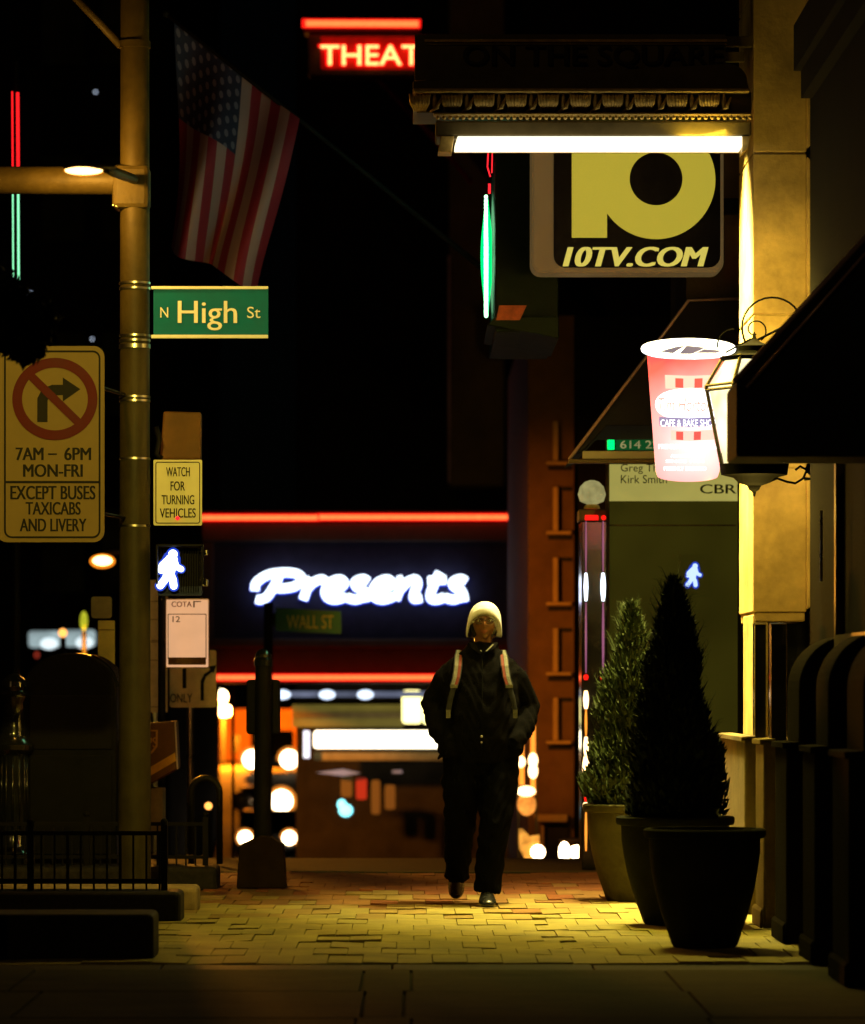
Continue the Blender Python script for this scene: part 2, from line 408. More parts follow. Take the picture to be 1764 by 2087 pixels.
# near awning
aw = thing('awning', 'dark canvas shop awning with sloping top edge close to the picture right edge', 'awning', (2.2, 19, 2.4), 'canvas awnings')
a = [(wx(1482, 20), wz(800, 20)), (2.2, wz(478, 20)), (2.2, wz(945, 20)), (wx(1482, 20), wz(945, 20))]
mb = MB(); mb.prism(a, 19.4, 20.0); mb.prism(a, 17.9, 18.7) if False else None
mb.build('canvas', M['canvas'], aw, bevel=.012)
mb = MB(); mb.tube([(a[0][0]-.012, 19.42, a[0][1]+.006), (a[1][0]-.004, 19.42, a[1][1]+.012)], .014); mb.tube([(a[0][0]+.045, 19.38, a[0][1]-.02), (a[1][0], 19.38, a[1][1]-.055)], .008)
mb.build('edge_piping', M['trim'], aw, smooth=True)

# ------------------------------------------------------------------ bank pilaster and building behind the canopy
off = thing('office_building', 'buff stone building with a brightly lit corner pilaster beside the canopy', 'building', (4, 27, 0))
mb = MB()
zc = [1.75, 2.6, 3.5, 4.45, 5.4, 6.4, 7.5, 8.6]
for z0, z1 in zip(zc, zc[1:]): mb.box(2.005, 2.318, 24.45, 25.5, z0+.004, z1-.004)
mb.box(2.015, 2.31, 24.46, 25.49, 1.7, 8.6)
mb.build('pilaster', M['limestone'], off, bevel=.008)
mb = MB(); mb.box(2.005, 2.095, 24.47, 25.19, 1.026, 1.742); mb.build('pilaster_foot', M['limestone'], off, bevel=.008)
mb = MB()
for z0, z1 in zip(zc, zc[1:]):
    mb.prism([(2.316, z0+.02), (2.316, z1-.03), (2.345, z1-.06), (2.338, (z0+z1)/2), (2.35, z0+.05)], 24.38, 24.6)
mb.build('quoin_strip', M['limestone'], off, bevel=.006)
mb = MB(); mb.box(2.34, 9, 23.9, 29.9, 0, 14); mb.build('wall', M['dark_wall'], off)
dr = MB().box(2.1, 2.339, 24.6, 24.64, 1.03, 1.69).build('door', M['black_gloss'], off)
mb = MB(); mb.box(1.86, 2.42, 28.2, 29.9, 3.4, 5.3); mb.build('bay', M['limestone_dim'], off)

# ------------------------------------------------------------------ canopy
can = thing('entrance_canopy', 'ornate bronze entrance canopy with leaf moulding and bright tube light beneath', 'canopy', W(1200, 276, 23.9))
D = 23.9
def cz(y): return wz(y, D)
mb = MB(); mb.box(wx(888, D), wx(1533, D), D+.02, D+.42, cz(276), cz(245)); mb.build('fascia', M['bronze_dark'], can, bevel=.01)
mb = MB(); mb.prism([(wx(846, D), cz(160)), (wx(846, D), cz(66)), (wx(1481, D), cz(66)), (wx(1481, D), cz(160))], D+.06, D+1.4); mb.build('sign_board', M['bronze_dark'], can)
mb = MB(); mb.pbox(866, 79, 1483, 85, D+.03, .1); mb.pbox(866, 88, 1482, 90, D+.045, .05); mb.build('top_moulding', M['bronze'], can, bevel=.004)
mb = MB()
q = [(842, 181), (842, 165)] + arc(1483, 165, 41, -88, 0, 8, 36)[::1] + [(1527, 181)]
mb.pprism(q, D-.005, 1.5); mb.build('cove', M['bronze_dark'], can, bevel=.004)
mb = MB(); mb.pbox(842, 179, 1529, 187, D-.06, .2); mb.pbox(884, 229, 1533, 234, D-.03, .1); mb.build('lip_moulding', M['bronze'], can, bevel=.006)
mb = MB(); mb.pbox(850, 187.5, 1532, 229, D+.02, .5); mb.build('frieze', M['bronze_dark'], can)
mb = MB()
x = 856
k = 0
while x < 1500:
    c = W(x, 209, D)
    # an acanthus leaf: a curled fan of lobes
    for j in range(-3, 4):
        a0 = R(j*17)
        p = [c + Vector((.01*j, .015, -.045)), c + Vector((math.sin(a0)*.03 + .008*j, -.02, -.005)), c + Vector((math.sin(a0)*.065, -.035 + .01*abs(j)/3, .03)), c + Vector((math.sin(a0)*.075, -.012, .048))]
        mb.tube(p, [.006, .012, .011, .005], 6)
    mb.ball(c + Vector((.086, 0, .002)), (.014, .022, .05), 8, 6)
    mb.tube([c + Vector((.06, .0, -.05)), c + Vector((.1, -.02, -.03)), c + Vector((.125, -.01, .03))], [.006, .013, .005], 6)
    x += 65.5; k += 1
mb.build('leaf_moulding', M['bronze'], can, smooth=True)
mb = MB()
x = 893
while x < 1531: mb.ball(W(x, 239.5, D-.01), .012, 8, 6); x += 13
mb.build('bead_moulding', M['bronze'], can, smooth=True)
text('ON THE SQUARE', (945, 92, 1474, 140), D+.057, 'lettering', mat('worn_letter', (.03, .021, .008), .8), can, bold=.02, dep=.02)
fx = MB().box(wx(905, D), wx(1520, D), D+.02, D+.3, cz(281), cz(276.5)).build('light_trough', M['bronze_dark'], can)
mb = MB(); mb.prism([(wx(926, D), cz(304)), (wx(933, D), cz(281.5)), (wx(1511, D), cz(281.5)), (wx(1511, D), cz(304))], D-.1, D+.14)
mb.build('diffuser', G['diffuser'], fx, bevel=.006)
mb = MB(); mb.prism([(wx(893, D), cz(309)), (wx(900, D), cz(277)), (wx(926, D), cz(277)), (wx(921, D), cz(309))], D+.0, D+.2); mb.prism([(wx(1513.5, D), cz(312)), (wx(1513.5, D), cz(277)), (wx(1529, D), cz(277)), (wx(1526, D), cz(300))], D+.0, D+.2)
mb.pbox(926, 309, 1512, 311, D+.15, .02)
mb.build('end_cap', M['bronze'], fx, bevel=.004)
for yy in (24.5, 25.1): MB().box(1.8, 2.44, yy, yy+.06, cz(60), cz(40)).build('wall_bracket', M['bronze_dark'], can)
la = lamp_obj('canopy_light', 'AREA', ((wx(930, D)+wx(1511, D))/2 + .1, D+.05, cz(312)-.01), 130, (1, .8, .11), can, (1.3, .2))
le = lamp_obj('canopy_end_light', 'AREA', (1.36, 25.0, 4.62), 300, (1, .82, .26), can, (.12, .7))  # added light out of view that brightens the pilaster strip
le.data.spread = R(85); le.rotation_euler = (Vector((2.0, 25.0, 2.3)) - Vector((1.36, 25.0, 4.62))).to_track_quat('-Z', 'Y').to_euler()
MB().box(1.25, 1.5, 24.6, 25.4, 4.66, 4.7).build('end_fitting', M['bronze_dark'], can)  # made-up cover for the added pilaster light
la.data.spread = R(100); la.rotation_euler = (R(-12), R(-13), 0)

# ------------------------------------------------------------------ television logo sign
tv = thing('projecting_sign', 'square backlit sign with large yellow numeral 10 on black below the canopy', 'sign', W(1280, 555, 26.6), 'signs projecting over the pavement')
D = 26.6
mb = MB(); mb.pprism(rrect(1083, 190, 1476, 556, 22), D, .3); mb.build('casing', glow('lit_casing', (.5, .33, .12), .14, .2, 3), tv, bevel=.02)  # casing glows in place of light falling on it
mb = MB(); mb.pprism(rrect(1129, 200, 1469, 545, 24), D-.012, .011); mb.build('face_panel', mat('sign_face', (.006, .006, .014), .6, spec=.03), tv)
mb = MB(); ds = D-.02
ring = [(1338 + 121*math.cos(R(a)), 366 + 121*math.sin(R(a))) for a in range(0, 360, 5)]
ringi = [(1338 + 54*math.cos(R(a)), 364 + 54*math.sin(R(a))) for a in range(0, 360, 5)]
frame_poly(mb, ring, ringi, ds, .006)
mb.pprism([(1166, 484), (1166, 212), (1238, 212), (1238, 484)], ds-.001, .007)
mb.pprism([(1238.2, 434), (1238.2, 240), (1290, 250), (1290, 330), (1275, 380), (1260, 420)], ds-.0005, .006)
mb.build('logo', G['logo'], tv)
text('10TV.COM', (1150, 503, 1442, 543), ds, 'lettering', G['logo_text'], tv, bold=.065, shear=.25, dep=.006)

# ------------------------------------------------------------------ blade sign with green tubes
bl = thing('blade_sign', 'tall dark blade sign edged with a jagged green neon tube', 'sign', W(1070, 680, 27), 'signs projecting over the pavement')
mb = MB(); mb.box(.545, .955, 27.05, 29.3, 3.62, 4.78); mb.build('cabinet', M['dark_green'], bl, bevel=.01)
mb = MB()
n = 46
pts = []
for i in range(n):
    t = i/(n-1); yy = 405 + 235*t
    amp = .15 + .85*math.sin(math.pi*min(1, t*1.0))**1.3
    dd = 28.2 + (.9*amp if i % 2 else -.9*amp)
    pts.append(Vector((.505 + (.022*amp if i % 2 else -.018*amp), dd, wz(yy, 28.2))))
mb.tube(pts, .013, 7); mb.build('green_tube', G['green_tube'], bl, smooth=True)
mb = MB(); mb.tube([(.512, 28.3, wz(404 + 23.8*k, 28.3)) for k in range(11)], [.008 + .034*math.sin(math.pi*min(1, k/10))**1.2 for k in range(11)], 10); mb.build('green_back_tube', G['green_edge'], bl, smooth=True)
mb = MB(); mb.tube([W(996, 300, 27.5), W(994, 340, 27.5), W(1000, 360, 27.5)], .005, 7); mb.tube([W(1004, 300, 27.5), W(1003, 352, 27.5)], .004, 7); mb.tube([W(998, 374, 27.5), W(998, 394, 27.5)], .009, 7)
mb.build('red_tube', G['red_small'], bl, smooth=True)
mb = MB(); mb.pprism([(1012, 652), (1018, 622), (1074, 622), (1060, 652)], 26.97, .02); mb.build('orange_plate', mat('orange_plate', (.4, .1, .04), .5, var=.5, scale=14), bl)
mb = MB(); mb.pprism([(993, 662), (1010, 645), (1140, 645), (1140, 690), (1095, 680)], 26.98, 1.5); mb.build('base_cowl', M['dark_green'], bl, bevel=.008)
mb = MB(); mb.box(.955, 2.2, 28, 28.1, 4.5, 4.6); mb.build('bracket', M['black_iron'], bl)

# ------------------------------------------------------------------ far awning, window signs, glass bay
aw2 = thing('awning', 'black canvas awning with pale sloping edge between the red cup sign and black logo sign', 'awning', W(1300, 930, 28), 'canvas awnings')
D = 28
mb = MB(); mb.pprism([(1405, 613), (1540, 610), (1540, 866), (1236, 868), (1190, 920), (1166, 930)], D, 1.6); mb.build('canvas', M['canvas'], aw2, bevel=.01)
mb = MB(); mb.tube([W(1161, 936, D-.02), W(1404, 612, D-.02), W(1530, 608, D-.02)], .011, 8); mb.build('edge_piping', M['trim'], aw2, smooth=True)
mb = MB(); mb.pbox(1188, 919, 1338, 935, D-.02, .04); mb.build('valance', M['beige'], aw2, bevel=.006)
mb = MB(); mb.pbox(1160, 935.5, 1500, 944, D-.04, .08); mb.build('bottom_bar', M['bronze_dark'], aw2, bevel=.004)

D = 30.2
bay = thing('shop_window', 'tall dark glass shop window behind the potted conifers', 'window', W(1370, 1660, D))
mb = MB(); mb.pbox(1240, 1022, 1530, 1690, D, .06); mb.build('pane', glow('dim_glass', (.05, .043, .004), .45, .4, 1.1), bay)
mb = MB(); mb.pbox(1236, 870, 1243, 1763, D-.05, .1); mb.pbox(1243, 1069, 1500, 1072, D-.03, .02); mb.pbox(1243, 1690, 1530, 1763, D-.04, .1); mb.build('frame', M['bronze_dark'], bay, bevel=.004)
ls = thing('lease_sign', 'pale window board with dark names under a green phone strip', 'sign', W(1370, 1022, D))
mb = MB(); mb.pbox(1243, 946, 1530, 1021, D-.06, .03); mb.build('board', glow('lit_board', (.62, .55, .13), .55, .1, 3), ls)  # board and strip glow in place of light on them
mb = MB(); mb.pbox(1256, 880, 1345, 917, D-.06, .03); mb.pbox(1256, 870, 1530, 880, D-.06, .03); mb.build('green_strip', glow('lit_green', (.01, .14, .03), .4), ls)
mb = MB(); mb.pbox(1239, 880, 1253, 916, D-.065, .02); mb.build('green_light', G['green_edge'], ls)
dt = D-.061
text('614 221', (1265, 898, 1353, 914), dt, 'lettering', G['globe'], ls, bold=.01)
gm = mat('letter_olive', (.06, .075, .03), .6)
text('Greg Thomas', (1266, 945.5, 1390, 966), dt, 'lettering', gm, ls)
text('Kirk Smith', (1266, 968, 1360, 985), dt, 'lettering', gm, ls)
text('CBRE', (1428, 987, 1520, 1006), dt, 'lettering', gm, ls, bold=.02)

# walking-figure signal, and one reflected in the window glass
def walker(cx, cy, s, d, dep, fat=1.0):
    """The walking figure: head, torso with swinging arms and two striding legs, s = height in picture units."""
    mb = MB()
    def c(x, y, r): return [(cx + (x + r*math.cos(R(a)))*s, cy + (y + r*math.sin(R(a)))*s) for a in range(0, 360, 20)]
    def limb(pts, r):
        r = r*fat + (fat-1)*.02
        for (x0, y0), (x1, y1) in zip(pts, pts[1:]):
            L = math.hypot(x1-x0, y1-y0); ux, uy = (x1-x0)/L, (y1-y0)/L; a0 = math.degrees(math.atan2(uy, ux))
            o = [(cx + (x0 + r*math.cos(R(a0+90+t)))*s, cy + (y0 + r*math.sin(R(a0+90+t)))*s) for t in range(0, 181, 30)]
            o += [(cx + (x1 + r*math.cos(R(a0-90+t)))*s, cy + (y1 + r*math.sin(R(a0-90+t)))*s) for t in range(0, 181, 30)]
            mb.pprism(o, d + random.uniform(0, .002), dep)
    mb.pprism(c(.1, -.4, .1*fat), d, dep)
    limb([(.06, -.24), (-.02, .06)], .135)
    limb([(-.06, -.24), (-.2, -.1), (-.22, .04)], .06)
    limb([(.14, -.22), (.2, -.06), (.32, .0)], .06)
    limb([(-.04, .1), (-.1, .26), (-.24, .44)], .075)
    limb([(.02, .1), (.1, .28), (.12, .45)], .075)
    return mb
ps = thing('pedestrian_signal', 'lit white walking figure in the black signal box on the pole', 'signal', W(366, 1215, 25.3), 'walk signals')
D = 25.3
mb = MB(); mb.pbox(322, 1112, 411, 1214, D, .2); mb.build('housing', M['black_iron'], ps, bevel=.02)
mb = MB()
for x in range(328, 408, 5): mb.pbox(x, 1118, x+1.2, 1206, D-.05, .05)
mb.pbox(320, 1109, 413, 1113, D-.13, .13); mb.pbox(318, 1109, 321.5, 1190, D-.13, .13); mb.pbox(411.5, 1109, 414, 1190, D-.13, .13)
mb.build('visor', M['black_iron'], ps)
walker(345, 1160, 76, D-.064, .01, 1.22).build('walking_figure', G['walk'], ps)
walker(345, 1160, 77, D-.053, .004, 1.75).build('figure_halo', glow('led_blue', (.03, .1, 1), .45), ps)  # wider blue copy puts the glow round the figure
mb = MB(); mb.pbox(322, 1195, 411, 1214, D-.01, .008); mb.build('door_rim', mat('blue_black', (.01, .02, .08), .3), ps)
mb = MB(); mb.pbox(412, 1120, 424, 1132, D+.05, .05); mb.pbox(412, 1180, 424, 1195, D+.05, .05); mb.build('clamp', M['steel'], ps, bevel=.006)
ps2 = thing('pedestrian_signal', 'small soft white walking figure floating in the dark shop window', 'signal', W(1415, 1200, 29.9), 'walk signals')  # glowing stand-in for the reflection, not a second signal
D = 30.12
mb = MB(); mb.pbox(1385, 1130, 1446, 1212, D, .06); mb.build('housing', bpy.data.materials['dim_glass'], ps2)  # reflected figure built as a glowing shape, its housing is added
walker(1413, 1172, 46, D-.022, .008, 1.15).build('walking_figure', glow('walk_pale', (.5, .68, 1), 1.3), ps2)
walker(1413, 1172, 47, D-.01, .004, 1.8).build('figure_halo', bpy.data.materials['led_blue'], ps2)

# ------------------------------------------------------------------ pillar with glowing reflection streaks, globe lamp
D = 30
pil = thing('door_pillar', 'dark pillar with two thin upright lit tubes beside the shop window', 'pillar', W(1212, 1765, D))
mb = MB(); mb.box(wx(1186, D), wx(1238, D), D, D+.5, 0, wz(1062, D)); mb.build('shaft', M['black_gloss'], pil, bevel=.008)
mb = MB(); mb.pbox(1181, 1038, 1238, 1062, D-.02, .4); mb.build('capital', M['bronze_dark'], pil, bevel=.006)
mb = MB(); mb.tube([W(1193, 1055, D-.05), W(1220, 1055, D-.05)], .018, 8); mb.ball(W(1231, 1055, D-.05), .017, 10, 7); mb.build('red_neon', G['tube_red'], pil, smooth=True)
for px, segs in ((1195, [(1062,1165,'violet',.006),(1168,1225,'walk',.015),(1228,1372,'violet',.007),(1375,1386,'tube_red',.018),(1408,1445,'amber_hot',.02),(1447,1500,'tail_amber',.009),(1502,1540,'amber_hot',.018),(1542,1592,'amber_hot',.026),(1594,1608,'tail_amber',.012),(1610,1634,'tube_red',.014),(1636,1650,'amber_hot',.024),(1656,1735,'tail_amber',.009)]),
                 (1230, [(1062,1165,'violet',.007),(1168,1225,'walk',.018),(1228,1372,'violet',.009),(1375,1386,'tube_red',.02),(1405,1428,'amber_hot',.02),(1430,1446,'tail_amber',.012)])):
    for y0, y1, k, r in segs:
        n = 5; rr = [r*(.55 + .45*math.sin(math.pi*i/(n-1))) for i in range(n)]
        mb = MB(); mb.tube([W(px, y0 + (y1-y0)*i/(n-1), D-.045) for i in range(n)], rr, 8)
        mb.build('light_tube', G[k], pil, smooth=True)  # glowing tubes stand in for neon reflected in the polished shaft
gl = thing('globe_lamp', 'dim faceted globe lamp above the dark pillar', 'lamp', W(1208, 1037, 29.7))
mb = MB(); mb.lathe([(.035, wz(1028, 29.7)), (.085, wz(1022, 29.7)), (.1, wz(1008, 29.7)), (.085, wz(992, 29.7)), (.05, wz(982, 29.7)), (.02, wz(979, 29.7))], wx(1207, 29.7), 29.7, 8); mb.build('globe', G['globe'], gl)
mb = MB(); mb.lathe([(.06, wz(1037, 29.7)), (.05, wz(1030, 29.7)), (.036, wz(1028, 29.7))], wx(1207, 29.7), 29.7, 8); mb.build('collar', M['bronze'], gl)

# ------------------------------------------------------------------ cup sign
cup = thing('cup_sign', 'glowing red and white paper cup sign with open lid', 'sign', W(1404, 985, 24.2), 'signs projecting over the pavement')
D = 24.2
def cup_r(y):   # half width in picture units at height y
    return 86 + (64 - 86)*(y - 715)/(975 - 715)
def cup_cx(y): return 1405 + (1402-1405)*(y-715)/260
def cup_pt(u, y, off=0.):
    """Point on the front of the cup, u = -1..1 across its face."""
    a = u*R(88); r = (cup_r(y)*D/F + off)
    drop = 10*math.cos(a)          # lower in the middle: the wall is round and seen from below
    return Vector((wx(cup_cx(y), D) + r*math.sin(a), D - r*math.cos(a)*.35, wz(y, D) ))
def cup_patch(mb, u0, u1, y0, y1, off=.004, n=10):
    a = [cup_pt(u0 + (u1-u0)*i/n, y0 + 6*(1-abs(u0+(u1-u0)*i/n)), off) for i in range(n+1)]
    b = [cup_pt(u0 + (u1-u0)*i/n, y1 + 6*(1-abs(u0+(u1-u0)*i/n)), off) for i in range(n+1)]
    mb.mesh(a + b, [(i, n+1+i, n+2+i, i+1) for i in range(n)])
mb = MB(); rings = []
for y in (722, 780, 850, 920, 960, 970):
    r = cup_r(y)*D/F*(1 if y < 965 else .96)
    rings.append([Vector((wx(cup_cx(y), D) + r*math.cos(2*math.pi*k/40), D + r*.35*math.sin(2*math.pi*k/40), wz(y + 13*max(0, -math.sin(2*math.pi*k/40)), D))) for k in range(40)])
cm = bpy.data.materials.new('cup_body'); cm.use_nodes = True
n = cm.node_tree.nodes; l = cm.node_tree.links; b = n['Principled BSDF']; b.inputs['Base Color'].default_value = (.5, .03, .03, 1); b.inputs['Roughness'].default_value = .35
tc = n.new('ShaderNodeTexCoord'); dn = n.new('ShaderNodeVectorMath'); dn.operation = 'DISTANCE'; dn.inputs[1].default_value = (.06, -.09, .24)   # the lamp inside the moulded cup
l.new(tc.outputs['Object'], dn.inputs[0]); nz = n.new('ShaderNodeTexNoise'); nz.inputs['Scale'].default_value = 5; l.new(tc.outputs['Object'], nz.inputs['Vector'])
ad = n.new('ShaderNodeMath'); ad.operation = 'MULTIPLY_ADD'; ad.inputs[1].default_value = .12; l.new(nz.outputs['Fac'], ad.inputs[0]); l.new(dn.outputs['Value'], ad.inputs[2])
cr = n.new('ShaderNodeValToRGB'); cr.color_ramp.elements[0].position = .12; cr.color_ramp.elements[0].color = (1, .8, .76, 1); cr.color_ramp.elements[1].position = .56; cr.color_ramp.elements[1].color = (1, .1, .085, 1)
l.new(ad.outputs[0], cr.inputs['Fac']); l.new(cr.outputs['Color'], b.inputs['Emission Color']); b.inputs['Emission Strength'].default_value = 1.35
mb.loft(rings[::-1]); mb.build('body', cm, cup, smooth='auto')
mb = MB()
def ell(cx, cy, rx, ry, d, n=48): return [(cx + rx*math.cos(2*math.pi*k/n), cy + ry*math.sin(2*math.pi*k/n)) for k in range(n)]
pts = []
for k in range(48):
    a = 2*math.pi*k/48
    pts.append(W(1404 + 92*math.cos(a), 711 + 17*math.sin(a), D - .07*math.sin(a)))
mb.tube(pts, .015, 10, close=True); mb.build('rim', G['cup_white'], cup, smooth=True)
mb = MB(); mb.mesh([W(1404 + 92*math.cos(2*math.pi*k/40), 708 + 15*math.sin(2*math.pi*k/40), D - .06*math.sin(2*math.pi*k/40)) for k in range(40)], [tuple(range(40))[::-1]]); mb.build('lid', G['cup_white'], cup)
mb = MB()
for q in ([(1345,716),(1380,706),(1398,704),(1372,720)], [(1400,704),(1440,708),(1412,721),(1385,721)], [(1418,719),(1436,711),(1472,714),(1462,719)]):
    mb.pprism(q, D-.085, .01)
mb.build('lid_flap', G['cup_shade'], cup)
for q in ((-.42, .5, 762, 790, .004), (-.34, .55, 874, 894, .004)):
    mb = MB(); cup_patch(mb, *q); mb.build('pale_band', G['cup_pink'], cup)
for u0, u1, y0, y1 in ((-.23,-.1,768,787),(.08,.21,768,787),(-.23,-.1,876,893),(.09,.22,876,893)):
    mb = MB(); cup_patch(mb, u0, u1, y0, y1, .008); mb.build('red_square', G['cup_mark'], cup)
mb = MB()
rows = []
for j in range(13):
    a_ = -math.pi/2 + math.pi*j/12; hw = .68*max(.02, math.cos(a_))
    rows.append([cup_pt(.02 + hw*(2*i/12 - 1), 826 + 33*math.sin(a_), .012) for i in range(13)])
mb.mesh([p for r_ in rows for p in r_], [(j*13+i, (j+1)*13+i, (j+1)*13+i+1, j*13+i+1) for j in range(12) for i in range(12)]); mb.build('oval_label', G['cup_white'], cup)
mb = MB(); cup_patch(mb, -.56, .56, 848, 866, .016); mb.build('banner', G['cup_violet'], cup)
dcup = D - cup_r(840)*D/F*.35 - .03
text('Tim Hortons', (1342, 811, 1460, 838), dcup, 'script', glow('cup_faint', (1, .5, .45), .85), cup, shear=.2)
text('CAFE & BAKE SHOP', (1347, 855, 1460, 869), dcup, 'lettering', G['cup_white'], cup, bold=.02)
text('PREMIUM BLEND COFFEE', (1343, 905, 1464, 915), dcup, 'lettering', G['cup_white'], cup, bold=.01)
text('ALWAYS FRESH', (1368, 926, 1436, 932), dcup, 'lettering', G['cup_white'], cup, bold=.02)
text('SINCE 1964', (1358, 937, 1436, 943), dcup, 'lettering', G['cup_white'], cup, bold=.02)
text('FRESHLY BREWED', (1354, 951, 1440, 959), dcup, 'lettering', G['cup_white'], cup, bold=.02)
mb = MB(); mb.pbox(1470, 760, 1560, 768, D+.05, .03); mb.pbox(1470, 930, 1560, 938, D+.05, .03); mb.build('bracket', M['black_iron'], cup)

# ------------------------------------------------------------------ wall lantern
M['lantern_iron'] = mat('lantern_iron', (.004, .0037, .003), .85, spec=.03)
D = 23.9
ln = thing('wall_lantern', 'wrought iron wall lantern with bright glass and scroll bracket beside the cup sign', 'lantern', W(1538, 972, D))
lx, ly = wx(1538, D), D
hexr = [(98, 788), (62, 728), (62, 966)]
def hexring(r, y, rot=0): 
    return [Vector((lx + r*D/F*math.cos(R(60*k + rot)), ly + r*D/F*math.sin(R(60*k + rot)), wz(y, D))) for k in range(6)]
mb = MB(); mb.loft([hexring(62, 945), hexring(93, 788), hexring(57, 730)]); mb.build('glass', G['lantern_glass'], ln)
mb = MB()
for k in range(6):
    a, b, c = hexring(66, 950)[k], hexring(98, 788)[k], hexring(62, 726)[k]
    mb.tube([a, b, c], .011, 6)
for r, y in ((66, 950), (98, 786), (98, 795), (62, 728)):
    q = hexring(r, y); mb.tube(q + [q[0]], .009, 6)
mb.build('frame', M['bronze_dark'], ln)
mb = MB(); mb.lathe([(.19, wz(735, D)), (.2, wz(728, D)), (.12, wz(722, D)), (.1, wz(716, D)), (.1, wz(706, D)), (.06, wz(700, D)), (.03, wz(695, D)), (.012, wz(688, D)), (.004, wz(676, D))], lx, ly, 12); mb.build('crown', M['lantern_iron'], ln, smooth='auto')
mb = MB(); mb.lathe([(.2, wz(946, D)), (.19, wz(968, D)), (.12, wz(974, D)), (.09, wz(984, D)), (.04, wz(990, D)), (.03, wz(998, D)), (.012, wz(1002, D)), (.006, wz(1012, D))][::-1], lx, ly, 12)
mb.build('base_finial', M['lantern_iron'], ln, smooth='auto')
mb = MB()
sc = [(1622,660),(1600,640),(1575,636),(1550,640),(1528,655),(1512,678),(1512,700),(1525,712)]
mb.tube([W(x, y, D) for x, y in [(1640, 670)] + [(1595 - 75*math.cos(R(a)) if False else 1575 + 62*math.cos(R(a)), 668 - 62*math.sin(R(a))*1.0) for a in range(20, 215, 12)]], .006, 6)
mb.tube([W(x, y, D) for x, y in [(1540+ (22-.045*a)*math.cos(R(a)), 672 - (22-.045*a)*math.sin(R(a))) for a in range(-60, 300, 15)]], .005, 6)
mb.tube([W(1530, 700, D), W(1625, 652, D), W(1690, 620, D)], .008, 6)
mb.tube([W(1497 + 34*math.cos(R(a)), 705 - 34*math.sin(R(a)), D) for a in range(90, 190, 8)], .005, 6)
mb.tube([W(1480, 718, D), W(1532, 690, D)], .006, 6)
mb.tube([W(1560, 985, D), W(1585, 975, D), W(1605, 982, D), W(1622, 985, D), W(1638, 975, D), W(1645, 958, D), W(1632, 950, D), W(1622, 958, D)], .008, 6)
mb.tube([W(1690, 622, D), W(1690, 975, D), W(1640, 976, D)], .01, 6)
mb.build('scroll_bracket', M['lantern_iron'], ln, smooth=True)
lamp_obj('lantern_light', 'POINT', (lx, ly, wz(1035, D)), 13, (1, .7, .12), ln, .08)
lamp_obj('lantern_light', 'POINT', (lx, ly, wz(640, D)), 24, (1, .7, .12), ln, .08)

# ------------------------------------------------------------------ pots and conifers
POTS = [(1437, 21.1, .31, .60, 'dark grey planter pot nearest the camera, bare, on the lit bricks'),
        (1377, 23.1, .33, .60, 'dark grey planter pot holding the tall dark conifer'),
        (1291, 25.6, .31, .60, 'grey planter pot farthest back with its lit left side')]
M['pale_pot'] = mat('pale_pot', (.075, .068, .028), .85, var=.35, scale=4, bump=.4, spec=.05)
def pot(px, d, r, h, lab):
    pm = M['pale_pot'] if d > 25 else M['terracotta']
    p = thing('planter_pot', lab, 'plant pot', (wx(px, d), d, 0), 'round planter pots on the brick pavement')
    x = wx(px, d)
    mb = MB()
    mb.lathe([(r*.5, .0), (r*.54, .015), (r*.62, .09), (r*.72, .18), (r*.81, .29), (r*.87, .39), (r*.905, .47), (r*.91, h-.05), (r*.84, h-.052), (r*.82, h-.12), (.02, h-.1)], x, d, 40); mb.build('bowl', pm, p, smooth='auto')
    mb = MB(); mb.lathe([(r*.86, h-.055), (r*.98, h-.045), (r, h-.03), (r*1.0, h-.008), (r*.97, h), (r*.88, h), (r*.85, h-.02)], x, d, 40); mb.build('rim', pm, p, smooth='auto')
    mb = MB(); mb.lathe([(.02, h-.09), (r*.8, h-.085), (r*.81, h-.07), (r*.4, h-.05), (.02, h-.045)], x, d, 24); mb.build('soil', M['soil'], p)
for a in POTS: pot(*a)
